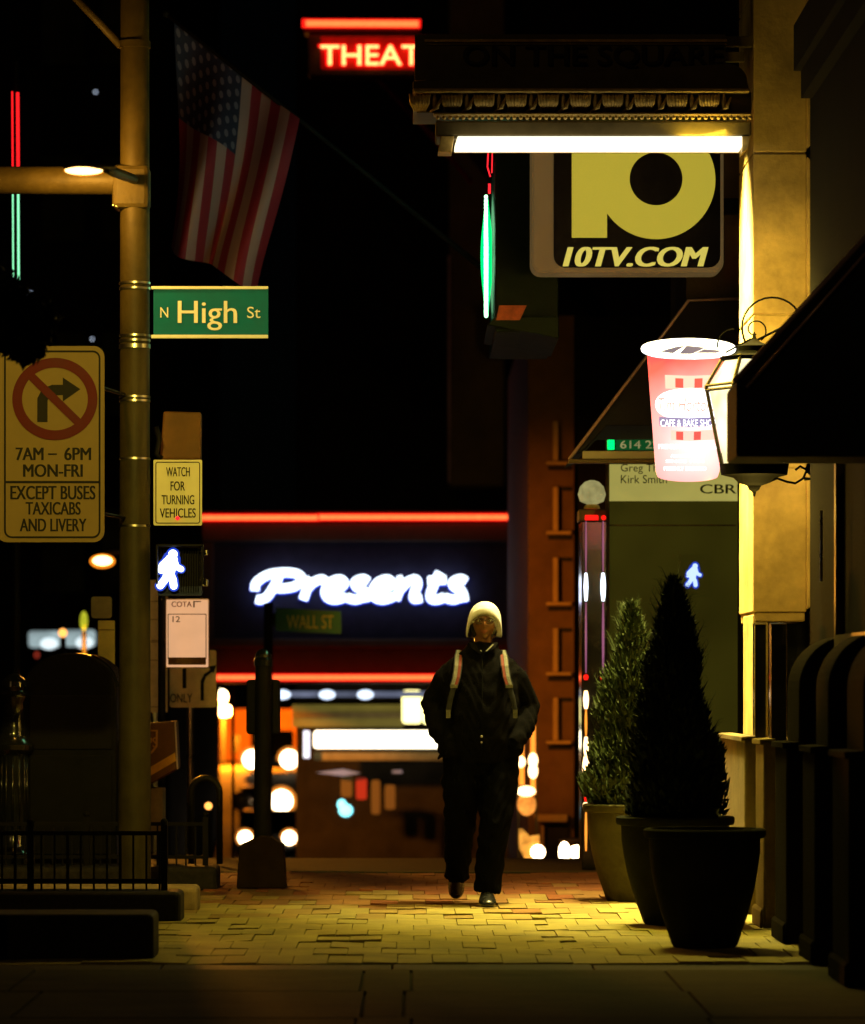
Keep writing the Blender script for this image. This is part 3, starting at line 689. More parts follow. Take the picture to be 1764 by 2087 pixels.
def conifer(px, d, z0, ztop, r, lab, seed, n, m, wob):
    rnd = random.Random(seed)
    x = wx(px, d)
    t = thing('conifer', lab, 'tree', (x, d, z0), 'conifers in the planter pots')
    mb = MB(); mb.tube([(x, d, z0), (x+.01, d, z0 + (ztop-z0)*.5), (x, d, ztop-.1)], [.03, .02, .006], 7); mb.build('trunk', M['bark'], t)
    mb = MB()
    for i in range(n):
        f = rnd.random()**1.25; z = z0 + .03 + f*(ztop - z0 - .06)
        env = r*((1 - f)**.72)*(1 + wob*math.sin(f*15 + seed) + .6*wob*math.sin(f*37 + 2)) * (1 if f > .06 else .75)
        a = rnd.uniform(0, 2*math.pi); q = env*(rnd.random()**.42)*(1 + .12*math.sin(a*3 + f*9))
        c = Vector((x + q*math.cos(a), d + q*math.sin(a), z))
        up = Vector((math.cos(a)*.5 + rnd.gauss(0,.25), math.sin(a)*.5 + rnd.gauss(0,.25), 1 + rnd.gauss(0,.2))).normalized()
        L = rnd.uniform(.035, .085)*(1.25 if f > .8 else 1); w = rnd.uniform(.006, .014)
        sd = up.cross(Vector((rnd.gauss(0,1), rnd.gauss(0,1), rnd.gauss(0,.3)))).normalized()*w
        mb.mesh([c - up*L*.3, c + sd, c + up*L*.7, c - sd], [(0,1,2,3)])
        if rnd.random() < .5:
            e = (up + sd.normalized()*rnd.choice((-.8,.8))).normalized()*L*.5; s2 = e.cross(sd).normalized()*w*.7
            mb.mesh([c, c + e*.5 + s2, c + e, c + e*.5 - s2], [(0,1,2,3)])
    for i in range(150):
        f = .35 + .65*rnd.random()**.6; z = z0 + f*(ztop - z0) - .05; a = rnd.uniform(0, 6.28); q = r*((1-f)**.72)*rnd.uniform(.75, 1.05)
        c = Vector((x + q*math.cos(a), d + q*math.sin(a), z)); e = Vector((math.cos(a)*.55, math.sin(a)*.55, 1)).normalized()*rnd.uniform(.08, .17)
        sd = e.cross(Vector((rnd.gauss(0,1), rnd.gauss(0,1), .2))).normalized()*.006
        mb.mesh([c - sd, c + sd, c + e], [(0,1,2)])
        for j in range(5):
            p = c + e*(j+1)/6; g2 = (e.normalized() + sd.normalized()*rnd.choice((-1,1))).normalized()*.035; mb.mesh([p, p + g2*.5 + e*.02, p + g2], [(0,1,2)])
    mb.build('crown', m, t)
conifer(1374, 23.1, .5, wz(1178, 23.1), .31, 'tall dark conical conifer in silhouette in the middle pot', 3, 17000, M['leaf_dark'], .07)
conifer(1287, 25.6, .5, wz(1228, 25.6), .335, 'shorter loose conifer with green lit sprays behind the dark one', 5, 10500, M['leaf'], .15)

# ------------------------------------------------------------------ left: street pole with its signs
D = 25.5
pX = wx(275, D)
pole = thing('signal_pole', 'thick olive street pole banded with steel straps carrying mast arm and lamp', 'pole', (pX, D, 0))
mb = MB(); mb.tube([(pX, D, 0), (pX, D, 3), (pX, D, 6.4)], [.1, .092, .086], 28); mb.build('shaft', M['pole'], pole, smooth='auto')
mb = MB(); mb.tube([(pX-.05, D, wz(368, D)), (pX-2.2, D-.02, wz(366, D)), (pX-6, D-.1, wz(350, D))], [.088, .078, .06], 20); mb.build('mast_arm', M['pole'], pole, smooth='auto')
mb = MB(); mb.pbox(228, 334, 304, 424, D-.1, .2); mb.build('arm_clamp', M['pole'], pole, bevel=.03)
mb = MB(); mb.tube([W(246, 92, D), W(160, 0, D), W(60, -100, D)], .026, 10); mb.build('brace', M['pole'], pole, smooth=True)
mb = MB(); mb.tube([(pX, D, wz(98, D)), (pX, D, wz(84, D))], .096, 28); mb.build('collar', M['pole'], pole, smooth='auto')
for y in (577, 588, 684, 694, 704, 708, 809, 817, 935, 1440, 1520, 1072):
    mb = MB(); mb.tube([(pX, D, wz(y+2, D)), (pX, D, wz(y-2, D))], .0965, 28); mb.build('strap', M['steel'], pole, smooth='auto')
mb = MB(); mb.ball(W(238, 420, D-.08), .014); mb.ball(W(231, 418, D-.08), .01); mb.build('bolt', M['steel'], pole, smooth=True)
Dl = 20.2
mb = MB(); mb.tube([(pX, D-.08, wz(368, D)), (wx(232, 23), 23, wz(350, 23)), (wx(214, Dl), Dl, wz(341, Dl))], [.03, .028, .024], 10); mb.build('lamp_arm', M['pole'], pole, smooth=True)
hd = None
hd = MB().loft([[Vector((wx(px, Dl), Dl + .1*s*math.cos(R(a)), wz(341, Dl) + .018*s*math.sin(R(a)))) for a in range(0, 360, 24)] for px, s in ((130, .35), (140, .9), (170, 1.1), (200, 1.0), (212, .7), (238, .3))]).build('lamp_head', M['bronze_dark'], pole, smooth=True)
mb = MB(); mb.ball(W(171, 347, Dl), (39*Dl/F, .1, .022), 20, 10); mb.build('lens', G['sodium'], hd, smooth=True)
MB().ball(W(172, 346, Dl+.03), (43*Dl/F, .09, .03), 20, 10).build('refractor', G['refractor'], hd, smooth=True)  # glowing bowl stands in for the orange halo round the lamp
sp = lamp_obj('street_light', 'SPOT', W(171, 356, Dl) + Vector((0, .02, -.01)), 1100, (1, .72, .1), pole, .08)
sp.data.spot_size = R(54); sp.data.spot_blend = .5
sp.rotation_euler = Vector((-.01, 1, -.31)).to_track_quat('-Z', 'Y').to_euler()
lamp_obj('street_glow', 'POINT', W(171, 356, 25.0), 75, (1, .46, .06), pole, .06)

def plate(parent, name, m, px, d, r=6, dep=.006): 
    mb = MB(); mb.pprism(rrect(*px, r), d, dep); return mb.build(name, m, parent)
def border(parent, px, d, w, r, m, name='border'):
    mb = MB(); x0, y0, x1, y1 = px
    frame_poly(mb, rrect(x0, y0, x1, y1, r), rrect(x0+w, y0+w, x1-w, y1-w, max(1, r-w)), d-.003, .002); return mb.build(name, m, parent)

D = 25.35
hs = thing('street_name_sign', 'green street name sign with cream letters on the thick pole', 'sign', W(313, 688, D), 'green street name signs')
plate(hs, 'panel', M['sign_green'], (313, 588, 547, 684), D, 2)
mb = MB(); mb.pbox(308, 583, 547, 589, D-.012, .03); mb.pbox(308, 682, 547, 689, D-.012, .03); mb.build('rail', M['letter_cream'], hs, bevel=.003)
text('N', (327, 626, 343, 647), D-.002, 'lettering', M['letter_cream'], hs)
text('High', (363, 613, 483, 673), D-.002, 'lettering', M['letter_cream'], hs, bold=.008)
text('St', (504, 625, 531, 648), D-.002, 'lettering', M['letter_cream'], hs)
D = 25.3
ws = thing('warning_sign', 'pale sign reading watch for turning vehicles above the walk signal', 'sign', W(363, 1070, D))
plate(ws, 'panel', M['sign_pale'], (313, 937, 412, 1071), D, 3)
border(ws, (317, 941, 408, 1067), D, 1.8, 5, M['sign_black'])
for t, y, x0, x1 in (('WATCH', 952, 339, 387), ('FOR', 981, 348, 377), ('TURNING', 1009, 330, 396), ('VEHICLES', 1036, 326, 399)):
    text(t, (x0, y, x1, y+19), D-.002, 'lettering', M['sign_black'], ws, bold=.025)
mb = MB(); mb.ball(W(362, 1056, D-.01), .012); mb.build('red_reflector', G['red_small'], ws, smooth=True)
sb = thing('signal_box', 'plain brown back of a signal box above the pale warning sign', 'box', W(368, 935, 26.2))
mb = MB(); mb.pprism([(333, 838), (410, 840), (409, 936), (326, 936)], 26.2, .15); mb.build('casing', M['sign_brown'], sb, bevel=.012)
mb = MB(); mb.tube([W(318, 870, 26), W(325, 895, 26), W(318, 925, 26), W(330, 935, 26)], .018, 8); mb.build('bracket', M['black_iron'], sb, smooth=True)

D = 24.6
nr = thing('turn_sign', 'tall white no right turn sign with red slashed circle at the left edge', 'sign', W(105, 1105, D))
plate(nr, 'panel', M['sign_white'], (-8, 705, 213, 1105), D, 22)
border(nr, (8, 714, 205, 1097), D, 4, 16, M['sign_black'])
mb = MB(); mb.pbox(12, 980, 203, 985, D-.003, .002); mb.build('divider', M['sign_black'], nr)
mb = MB()
o = [(112 + 87*math.cos(R(a)), 813 + 84*math.sin(R(a))) for a in range(0, 360, 6)]; i_ = [(112 + 67*math.cos(R(a)), 813 + 64*math.sin(R(a))) for a in range(0, 360, 6)]
frame_poly(mb, o, i_, D-.009, .002); mb.pprism([(58, 773), (70, 761), (166, 855), (154, 867)], D-.0095, .002); mb.build('slashed_ring', M['sign_red'], nr)
mb = MB(); mb.pprism([(76, 860), (76, 812), (86, 792), (106, 784), (128, 784), (128, 769), (164, 793), (128, 818), (128, 805), (108, 806), (97, 815), (97, 860)], D-.005, .002); mb.build('arrow', M['sign_black'], nr)
for t, x0, x1, y0, y1 in (('7AM', 33, 88, 912, 938), ('6PM', 132, 185, 912, 938), ('MON-FRI', 48, 168, 946, 972), ('EXCEPT BUSES', 22, 194, 990, 1018), ('TAXICABS', 53, 164, 1023, 1049), ('AND LIVERY', 41, 176, 1057, 1083)):
    text(t, (x0, y0, x1, y1), D-.002, 'lettering', M['sign_black'], nr, bold=.05)
mb = MB(); mb.pbox(98, 924, 116, 927, D-.004, .002); mb.build('dash', M['sign_black'], nr)
for zz in (2.35, 3.1):
    MB().tube([(wx(60, D), D+.03, zz), (wx(190, D), D+.03, zz), (pX-.05, 25.5, zz)], .012, 6).build('mounting_arm', M['black_iron'], nr)

D = 30
s1 = thing('road_sign', 'small tan square sign left of the thick pole under the yellow lamp', 'sign', W(207, 1260, D), 'plain sign plates beside the pole')
plate(s1, 'panel', mat('dull_tan', (.3, .24, .08), .6), (186, 1216, 228, 1260), D, 6)
s2 = thing('road_sign', 'narrow yellow upright sign left of the thick pole above the domed box', 'sign', W(217, 1400, D), 'plain sign plates beside the pole')
plate(s2, 'panel', mat('dull_yellow', (.7, .55, .1), .6), (200, 1265, 234, 1362), D-.02, 2)
mb = MB(); mb.pbox(201, 1283, 233, 1284.5, D-.024, .003); mb.build('rule', M['sign_brown'], s2)
mb = MB(); mb.tube([(wx(216, D), D+.03, 0), (wx(216, D), D+.03, 1.6)], .018, 8); mb.build('post', M['black_iron'], s2)
mb = MB(); mb.tube([(wx(207, D), D+.05, 0), (wx(207, D), D+.05, 1.9)], .014, 8); mb.build('post', M['black_iron'], s1)

# bus stop and other signs right of the pole
D = 29
bs = thing('bus_stop_sign', 'framed cream bus stop panel with number 12 under the walk signal', 'sign', W(382, 1362, D))
plate(bs, 'panel', glow('panel_peach', (.95, .5, .25), .75, .05, 6), (338, 1221, 426, 1361), D, 3)  # panel made to glow so that it reads as lit
border(bs, (337, 1220, 427, 1362), D, 2.2, 4, mat('pinkish_metal', (.5, .3, .24), .4, metal=.3), 'frame')
border(bs, (342, 1251, 421, 1344), D, 1.6, 2, M['sign_brown'])
mb = MB(); mb.pbox(343, 1340, 420, 1355, D-.005, .004); mb.build('foot_strip', M['sign_brown'], bs)
text('COTA', (350, 1226, 391, 1237), D-.002, 'lettering', mat('rust_letter', (.35, .06, .03), .6), bs, bold=.02)
mb = MB(); mb.pbox(394, 1225, 397, 1238, D-.004, .003); mb.pbox(394, 1225, 410, 1227, D-.004, .002); mb.build('mark', M['sign_brown'], bs)
text('12', (352, 1256, 367, 1268), D-.002, 'lettering', M['sign_brown'], bs, bold=.01)
mb = MB(); mb.tube([(wx(329, D), D+.05, 0), (wx(329, D), D+.05, 2.0)], .026, 10); mb.box(wx(329, D), wx(345, D), D+.02, D+.05, 1.6, 1.64); mb.build('post', M['black_iron'], bs)
D = 32
nb = thing('notice_panel', 'narrow orange lit notice panel against the right side of the thick pole', 'sign', W(322, 1450, D))
plate(nb, 'panel', M['ivory_paper'], (296, 1182, 342, 1452), D, 2)
mb = MB()
for y in (1225, 1262, 1305, 1308, 1345, 1440): mb.pbox(300, y, 338, y+1.5, D-.004, .003)
mb.build('rule', M['sign_brown'], nb)
mb = MB(); mb.tube([(wx(316, D), D+.03, 0), (wx(316, D), D+.03, 1.3)], .03, 10); mb.build('post', M['steel'], nb)
D = 33
tl = thing('lane_sign', 'blurred white lane sign with turn arrow behind the bus stop panel', 'sign', W(390, 1440, D))
plate(tl, 'panel', mat('sign_amber', (.7, .55, .28), .6), (346, 1325, 441, 1442), D, 5)
mb = MB(); mb.pbox(372, 1360, 380, 1403, D-.004, .003); mb.pprism([(409,1428),(409,1388),(416,1374),(428,1366),(426,1358),(441,1356),(436,1372),(432,1370),(420,1380),(416,1392),(416,1428)], D-.004, .003); mb.build('arrow', M['sign_black'], tl)
text('ONLY', (347, 1414, 392, 1432), D-.002, 'lettering', M['sign_black'], tl, bold=.01)
mb = MB(); mb.tube([(wx(388, D), D+.03, -.05), (wx(388, D), D+.03, 1.5)], .028, 10); mb.build('post', M['steel'], tl)
D = 28.5
ub = thing('drop_box', 'dark parcel drop box with slanted yellow stripe and shield behind the pole', 'box', W(325, 1690, D))
mb = MB(); mb.pprism([(282, 1476), (356, 1469), (361, 1568), (282, 1612)], D, .45); mb.build('cabinet', M['sign_brown'], ub, bevel=.012)
mb = MB(); mb.pprism([(282, 1578), (357, 1534), (359, 1551), (282, 1596)], D-.006, .005); mb.build('stripe', mat('stripe_yellow', (.8, .42, .04), .5), ub)
mb = MB(); o = [(285,1487),(322,1488),(321,1522),(312,1534),(296,1545),(285,1548)]; i_ = [(287,1490),(318,1491),(317,1520),(309,1531),(296,1541),(287,1544)]
frame_poly(mb, o, i_, D-.005, .004); mb.build('shield', mat('shield_gold', (.6, .33, .05), .5), ub)
text('UPS', (286, 1503, 320, 1524), D-.003, 'lettering', bpy.data.materials['shield_gold'], ub, bold=.01)
mb = MB(); mb.pbox(290, 1606, 333, 1700, D+.05, .3); mb.build('pedestal', M['tan_stone'], ub, bevel=.01)
mb = MB(); mb.tube([W(357, 1470, D-.005), W(362, 1568, D-.005)], .006, 6); mb.build('edge_trim', M['trim'], ub)  # bright line for the light on the cabinet's edge
D = 31
rk = MB(); rk.tube([(wx(390, D), D, 0), (wx(390, D), D, wz(1615, D))] + [(wx(419 - 29*math.cos(R(a)), D), D, wz(1615 - 29*math.sin(R(a)), D)) for a in range(15, 166, 15)] + [(wx(448, D), D, wz(1615, D)), (wx(448, D), D, 0)], .024, 12)
tag(rk.build('bike_rack', M['pole'], smooth=True), 'grey hooped tube bike rack behind the far railing', 'bike rack')

# ------------------------------------------------------------------ domed box and iron bollard
mx = thing('collection_box', 'black domed street box in silhouette at the left', 'street box', W(150, 1780, 27.8))
D = 27.8
xl, xr = wx(48, D), wx(238, D)
mid = (xl+xr)/2
prf = [(xl, .1), (xr, .1), (xr, wz(1400, D))] + [(mid + (xr-mid)*math.cos(R(a)), wz(1400, D) + (wz(1330, D)-wz(1400, D))*math.sin(R(a))) for a in range(12, 170, 12)] + [(xl, wz(1400, D))]
mb = MB(); mb.prism(prf, D, D+.75); mb.build('body', M['box_black'], mx, bevel=.012)
mb = MB(); 
for k in range(7): mb.prism([(mid + (xr-mid+.012)*math.cos(R(a)), wz(1400, D) + (wz(1330, D)-wz(1400, D)+.012)*math.sin(R(a))) for a in range(0, 66, 8)] + [(mid + (xr-mid-.02)*math.cos(R(a)), wz(1400, D) + (wz(1330, D)-wz(1400, D)-.02)*math.sin(R(a))) for a in range(64, -1, -8)], D+.02+k*.105, D+.05+k*.105)
mb.build('roof_rib', M['box_black'], mx)
mb = MB(); mb.box(xl+.04, xr-.03, D-.012, D-.001, .2, .86); mb.build('lower_door', M['box_black'], mx, bevel=.006)
mb = MB(); mb.box(xl+.04, xr-.03, D-.01, D-.001, .9, 1.26); mb.build('chute_door', M['black_iron'], mx, bevel=.006)
mb = MB(); mb.tube([(xr+.006, D+.1, .95), (xr+.006, D+.1, .35)], .008, 6); mb.box(xr, xr+.02, D+.05, D+.2, .9, .93); mb.build('latch', M['black_iron'], mx)
mb = MB(); mb.box(xl+.03, xr-.03, D+.03, D+.7, 0, .1); mb.build('plinth', M['black_iron'], mx)
bo = thing('iron_bollard', 'ringed glossy black cast iron bollard at the left edge', 'bollard', (wx(28, 27.75), 27.75, 0))
D = 27.75
def yz(y): return wz(y, D)
mb = MB(); mb.lathe([(.15, 0), (.15, .05), (.13, .1), (.12, .16), (.14, .21), (.1, .26), (0.0929, yz(1690)), (0.0863, yz(1540)), (0.1328, yz(1528)), (0.1394, yz(1518)), (0.1129, yz(1508)), (0.0929, yz(1492)), (0.0956, yz(1486)), (0.0876, yz(1478)), (0.0876, yz(1432)), (0.1062, yz(1422)), (0.1062, yz(1414)), (0.0903, yz(1408)), (0.1009, yz(1400)), (0.0929, yz(1390)), (0.0398, yz(1376)), (0.0066, yz(1372))], wx(28, D), D, 24); mb.build('post', M['black_gloss'], bo, smooth='auto')
mb = MB()
for k in range(12):
    a = 2*math.pi*k/12; mb.tube([(wx(28, D)+.092*math.cos(a), D+.092*math.sin(a), yz(1690)), (wx(28, D)+.086*math.cos(a), D+.086*math.sin(a), yz(1540))], .008, 6)
mb.build('fluting', M['black_gloss'], bo, smooth=True)

# ------------------------------------------------------------------ low walls and railings
for y0, y1, z, m, lab, x1 in ((20.2, 20.65, .215, 'granite', 'low dark granite kerb wall nearest the camera at the left', -1.25),
                          (23.3, 23.7, .17, 'granite', 'low dark granite kerb wall under the near railing', -1.29),
                          (24.5, 24.9, .14, 'tan_stone', 'low tan stone kerb wall just behind the near railing', -1.26),
                          (27.0, 27.5, .15, 'granite', 'low dark granite kerb wall under the far railing', -1.26)):
    mb = MB(); mb.box(-3.05, x1, y0, y1, -.02, z)
    tag(mb.build('kerb_wall', M[m], bevel=.03, seg=3), lab, 'kerb wall', 'low kerb walls round the tree pits')
def railing(y, x0, x1, zb, zt, zr, step, lab, thick):
    r = thing('iron_railing', lab, 'railing', ((x0+x1)/2, y, zb), 'black iron railings on the kerb walls')
    mb = MB(); mb.box(x0, x1, y-.012, y+.012, zt-.03, zt-.006); mb.build('top_rail', M['black_iron'], r)
    mb = MB(); mb.box(x0, x1, y-.01, y+.01, zr-.012, zr+.012); mb.build('bottom_rail', M['black_iron'], r)
    for i, xp in enumerate((x0, (x0+x1)/2, x1)):
        mb = MB(); mb.box(xp-.018, xp+.018, y-.018, y+.018, zb, zt+.03)
        mb.ball((xp, y, zt+.045), .022, 10, 7)
        mb.build('post', M['black_iron'], r)
    x = x0 + step; k = 0
    while x < x1 - .02:
        w = .011 if k % 4 else .016
        mb = MB(); mb.box(x-w/2, x+w/2, y-.006, y+.006, zb, zt-.03); mb.build('baluster', M['black_iron'], r); x += step; k += 1
railing(23.5, -2.9, wx(335, 23.5), .168, wz(1692, 23.5), wz(1803, 23.5)+.02, .074, 'near black iron railing with ball topped posts', 1)
railing(27.25, -2.9, wx(419, 27.25), .148, wz(1674, 27.25), wz(1747, 27.25), .062, 'far black iron railing against the orange street glow', 1)

# overhanging street tree, trunk outside the picture
tr = thing('street_tree', 'dark leafy branch hanging in front of the no right turn sign', 'tree', (-2.38, 19.3, 0))
mb = MB(); mb.tube([(-2.38, 19.3, 0), (-2.36, 19.3, 1.5), (-2.32, 19.3, 2.8), (-2.3, 19.3, 3.5)], [.09, .07, .05, .02], 9)
mb.tube([(-2.33, 19.3, 2.4), (-2.08, 19.25, 2.86), (-1.77, 19.2, 3.03), (-1.64, 19.2, 2.95)], [.035, .022, .012, .005], 7)
mb.build('trunk', M['bark'], tr, smooth=True)
mb = MB(); rnd = random.Random(11)
clumps = [(-2.2,22.2,3.35,.2),(-2.02,22.15,3.25,.15),(-2.35,22.3,3.4,.25),(-2.7,22.3,3.8,.45),(-3.0,22.5,3.5,.4),(-2.2,22.1,3.2,.13),(-2.06,22.15,3.15,.12)]
for cx, cy, cz_, cr_ in clumps:
    for i in range(int(2600*cr_)):
        kq = 19.2/22.2
        v = kq*Vector((rnd.gauss(0,1), rnd.gauss(0,1), rnd.gauss(0,1))).normalized()*cr_*rnd.random()**.5
        c = Vector((cx*kq, cy*kq, H + (cz_-H)*kq)) + v; a = Vector((rnd.gauss(0,1), rnd.gauss(0,1), rnd.gauss(-.6,.6))).normalized()*rnd.uniform(.03,.055)
        b = a.cross(Vector((rnd.gauss(0,1), rnd.gauss(0,1), rnd.gauss(0,1)))).normalized()*rnd.uniform(.012,.02)
        mb.mesh([c - a, c + b, c + a, c - b], [(0,1,2,3)])
mb.build('crown', M['leaf_dark'], tr)

# signal light reflected in a post edge at the left, built as glowing tubes
D = 33
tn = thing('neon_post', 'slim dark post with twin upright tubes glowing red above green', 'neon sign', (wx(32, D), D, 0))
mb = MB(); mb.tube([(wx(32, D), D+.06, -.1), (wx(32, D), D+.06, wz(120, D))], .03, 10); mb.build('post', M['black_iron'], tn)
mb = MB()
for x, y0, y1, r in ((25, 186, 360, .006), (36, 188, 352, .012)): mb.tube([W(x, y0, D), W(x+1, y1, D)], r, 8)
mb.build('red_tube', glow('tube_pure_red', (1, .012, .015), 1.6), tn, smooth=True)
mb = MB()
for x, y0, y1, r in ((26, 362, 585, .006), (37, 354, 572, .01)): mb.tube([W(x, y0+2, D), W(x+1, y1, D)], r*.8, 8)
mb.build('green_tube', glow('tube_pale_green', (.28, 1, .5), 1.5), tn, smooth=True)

# ------------------------------------------------------------------ flag
D = 30
fl = thing('flag', 'large striped and starred flag drooping from a slanted staff', 'flag', W(480, 150, D))
A, B_, C_, D_ = (355, 42), (612, 246), (532, 588), (352, 500)
nu, nv = 78, 60
mb = MB(); vs = []
for j in range(nv+1):
    v = j/nv
    for i in range(nu+1):
        u = i/nu
        x = (1-v)*((1-u)*A[0] + u*B_[0]) + v*((1-u)*D_[0] + u*C_[0])
        y = (1-v)*((1-u)*A[1] + u*B_[1]) + v*((1-u)*D_[1] + u*C_[1])
        x += 16*math.sin(v*math.pi*1.1 + u*2.2)*v + 5*math.sin(u*13 + v*3)*v
        y += 14*math.sin(u*9)*v*v
        dd = D + .2*math.sin(u*11 + v*2.5)*(.25 + v*.75) + .08*math.sin(v*6 + u*4)
        vs.append(W(x, y, D) + Vector((0, dd - D, 0)))
mb.mesh(vs, [(j*(nu+1)+i, (j+1)*(nu+1)+i, (j+1)*(nu+1)+i+1, j*(nu+1)+i+1) for j in range(nv) for i in range(nu)])
fm = bpy.data.materials.new('flag_cloth'); fm.use_nodes = True
n = fm.node_tree.nodes; l = fm.node_tree.links; b = n['Principled BSDF']; b.inputs['Roughness'].default_value = .8
uv = n.new('ShaderNodeUVMap'); uv.uv_map = 'UVMap'; sx = n.new('ShaderNodeSeparateXYZ'); l.new(uv.outputs[0], sx.inputs[0])
def mth(op, a, bb=None, c=None):
    q = n.new('ShaderNodeMath'); q.operation = op
    for k, vv in enumerate((a, bb, c)):
        if vv is None: continue
        if isinstance(vv, (int, float)): q.inputs[k].default_value = vv
        else: l.new(vv, q.inputs[k])
    return q.outputs[0]
U, V = sx.outputs[0], sx.outputs[1]
stripe = mth('LESS_THAN', mth('FRACT', mth('MULTIPLY', U, 6.5)), .5)            # 1 = red
canton = mth('MULTIPLY', mth('LESS_THAN', U, 7/13), mth('LESS_THAN', V, .42))
su = mth('SUBTRACT', mth('FRACT', mth('MULTIPLY', U, 13/7*9)), .5); sv = mth('SUBTRACT', mth('FRACT', mth('ADD', mth('MULTIPLY', V, 6/.42), mth('MULTIPLY', mth('FLOOR', mth('MULTIPLY', U, 13/7*9)), .5))), .5)
star = mth('LESS_THAN', mth('ADD', mth('MULTIPLY', su, su), mth('MULTIPLY', sv, sv)), .07)
def mix(f, a, bb):
    q = n.new('ShaderNodeMix'); q.data_type = 'RGBA'; l.new(f, q.inputs[0])
    for k, vv in ((6, a), (7, bb)):
        if isinstance(vv, tuple): q.inputs[k].default_value = (*vv, 1)
        else: l.new(vv, q.inputs[k])
    return q.outputs[2]
col = mix(canton, mix(stripe, (.3, .16, .23), (.2, .005, .035)), mix(star, (.012, .009, .06), (.12, .09, .2)))  # cloth tinted pink for the purple light falling on it
l.new(col, b.inputs['Base Color'])
fo = mb.build('cloth', fm, fl, smooth=True)
uvl = fo.data.uv_layers.new(name='UVMap')
for p in fo.data.polygons:
    for li in p.loop_indices:
        vi = fo.data.loops[li].vertex_index; uvl.data[li].uv = ((vi % (nu+1))/nu, (vi // (nu+1))/nv)
mb = MB(); mb.tube([W(340, 30, D), W(612, 244, D), W(1000, 560, D+.2)], [.012, .016, .022], 8); mb.ball(W(338, 28, D), .025); mb.build('staff', M['pole_flag'], fl, smooth=True)

# ------------------------------------------------------------------ post with flared base in the middle
D = 27.3
cp = thing('concrete_post', 'dark square post with ball cap and flared concrete base left of the walker', 'post', (wx(533, D), D, 0))
mb = MB(); mb.pprism([(482, 1811), (488, 1724), (519, 1710), (530, 1704), (545, 1704), (554, 1708), (578, 1724), (583, 1811)], D-.14, .28); mb.build('base', mat('stained_concrete', (.018, .011, .005), .85, var=.4, bump=.3, spec=.04), cp, bevel=.008)
mb = MB(); mb.tube([(wx(535, D), D, .28), (wx(537, D), D, wz(1345, D))], [.058, .052], 20); mb.build('shaft', M['black_iron'], cp, smooth='auto')
mb = MB(); mb.lathe([(.06, wz(1358, D)), (.062, wz(1345, D)), (.05, wz(1340, D)), (.055, wz(1334, D)), (.035, wz(1326, D)), (.008, wz(1322, D))], wx(537, D), D, 18); mb.build('cap', M['black_gloss'], cp, smooth='auto')
mb = MB(); mb.pprism(rrect(502, 1385, 571, 1497, 8), D+.09, .1); mb.build('back_box', M['black_iron'], cp, bevel=.01)
mb = MB(); mb.pbox(519, 1500, 526, 1545, D+.04, .05); mb.build('bracket', M['steel'], cp)

# ------------------------------------------------------------------ theatre and marquee
D = 58
gz = ground_z(62)
mq = thing('marquee', 'theatre marquee with red neon lines and glowing blue white script', 'marquee', (wx(740, D), 60, 1.35))
mb = MB(); mb.box(wx(412, D), wx(1098, D), D+.1, 65, wz(1392, D), wz(1040, D)); mb.build('cabinet', M['marquee_band'], mq, bevel=.03)
mb = MB(); mb.pbox(436, 1105, 1036, 1301, D+.02, .1); mb.build('panel', M['marquee_panel'], mq)
mb = MB(); mb.pbox(412, 1066, 1060, 1104, D-.01, .1); mb.pbox(412, 1302, 1060, 1320, D-.01, .1); mb.pbox(412, 1104.5, 435, 1301, D, .1); mb.pbox(1037, 1104.5, 1060, 1301, D, .1); mb.build('frame', M['marquee_band'], mq, bevel=.02)
for x0, x1, y in ((408, 648, 1055), (651, 1036, 1054), (1064, 1094, 1053), (442, 1092, 1381)):
    mb = MB(); mb.tube([W(x0, y, D-.12), W(x1, y, D-.12)], .031, 10); mb.build('neon_tube', G['tube_core'], mq, smooth=True)
    mb = MB(); mb.tube([W(x0-4, y, D-.05), W(x1+4, y, D-.05)], .052, 10); mb.build('neon_halo_tube', G['tube_red'], mq, smooth=True)
# script lettering drawn as strokes
LET = {
 'P': ([[(-.32,.42),(-.3,.78),(.0,1.12),(.45,1.22),(.8,1.15),(.95,.9),(.78,.62),(.45,.52),(.2,.56)], [(.3,1.1),(.22,.7),(.05,.18),(-.12,.02),(-.25,.05)]], 1.0),
 'r': ([[(.0,.6),(.12,.8),(.2,.92)], [(.2,.92),(.12,.5),(.05,.02)], [(.1,.45),(.28,.78),(.5,.92),(.6,.82)]], .62),
 'e': ([[(.05,.42),(.4,.55),(.52,.75),(.38,.92),(.14,.78),(.02,.4),(.12,.1),(.36,.02),(.62,.16)]], .68),
 's': ([[(.5,.82),(.34,.94),(.14,.8),(.2,.58),(.4,.42),(.42,.16),(.2,.02),(-.04,.12)], [(.4,.1),(.6,.16)]], .64),
 'n': ([[(.0,.85),(.14,.92)], [(.14,.92),(.08,.5),(.0,.02)], [(.06,.4),(.26,.78),(.48,.92),(.56,.7),(.5,.3),(.52,.05),(.72,.1)]], .84),
 't': ([[(.3,1.22),(.2,.8),(.12,.3),(.16,.05),(.34,.02),(.52,.14)], [(.0,.86),(.5,.9)]], .56)}
def smooth_path(p, n=6):
    out = []
    for i in range(len(p)-1):
        p0 = p[max(i-1,0)]; p1 = p[i]; p2 = p[i+1]; p3 = p[min(i+2,len(p)-1)]
        for k in range(n):
            t = k/n
            out.append(tuple(.5*((2*p1[c]) + (-p0[c]+p2[c])*t + (2*p0[c]-5*p1[c]+4*p2[c]-p3[c])*t*t + (-p0[c]+3*p1[c]-3*p2[c]+p3[c])*t**3) for c in (0,1)))
    return out + [p[-1]]
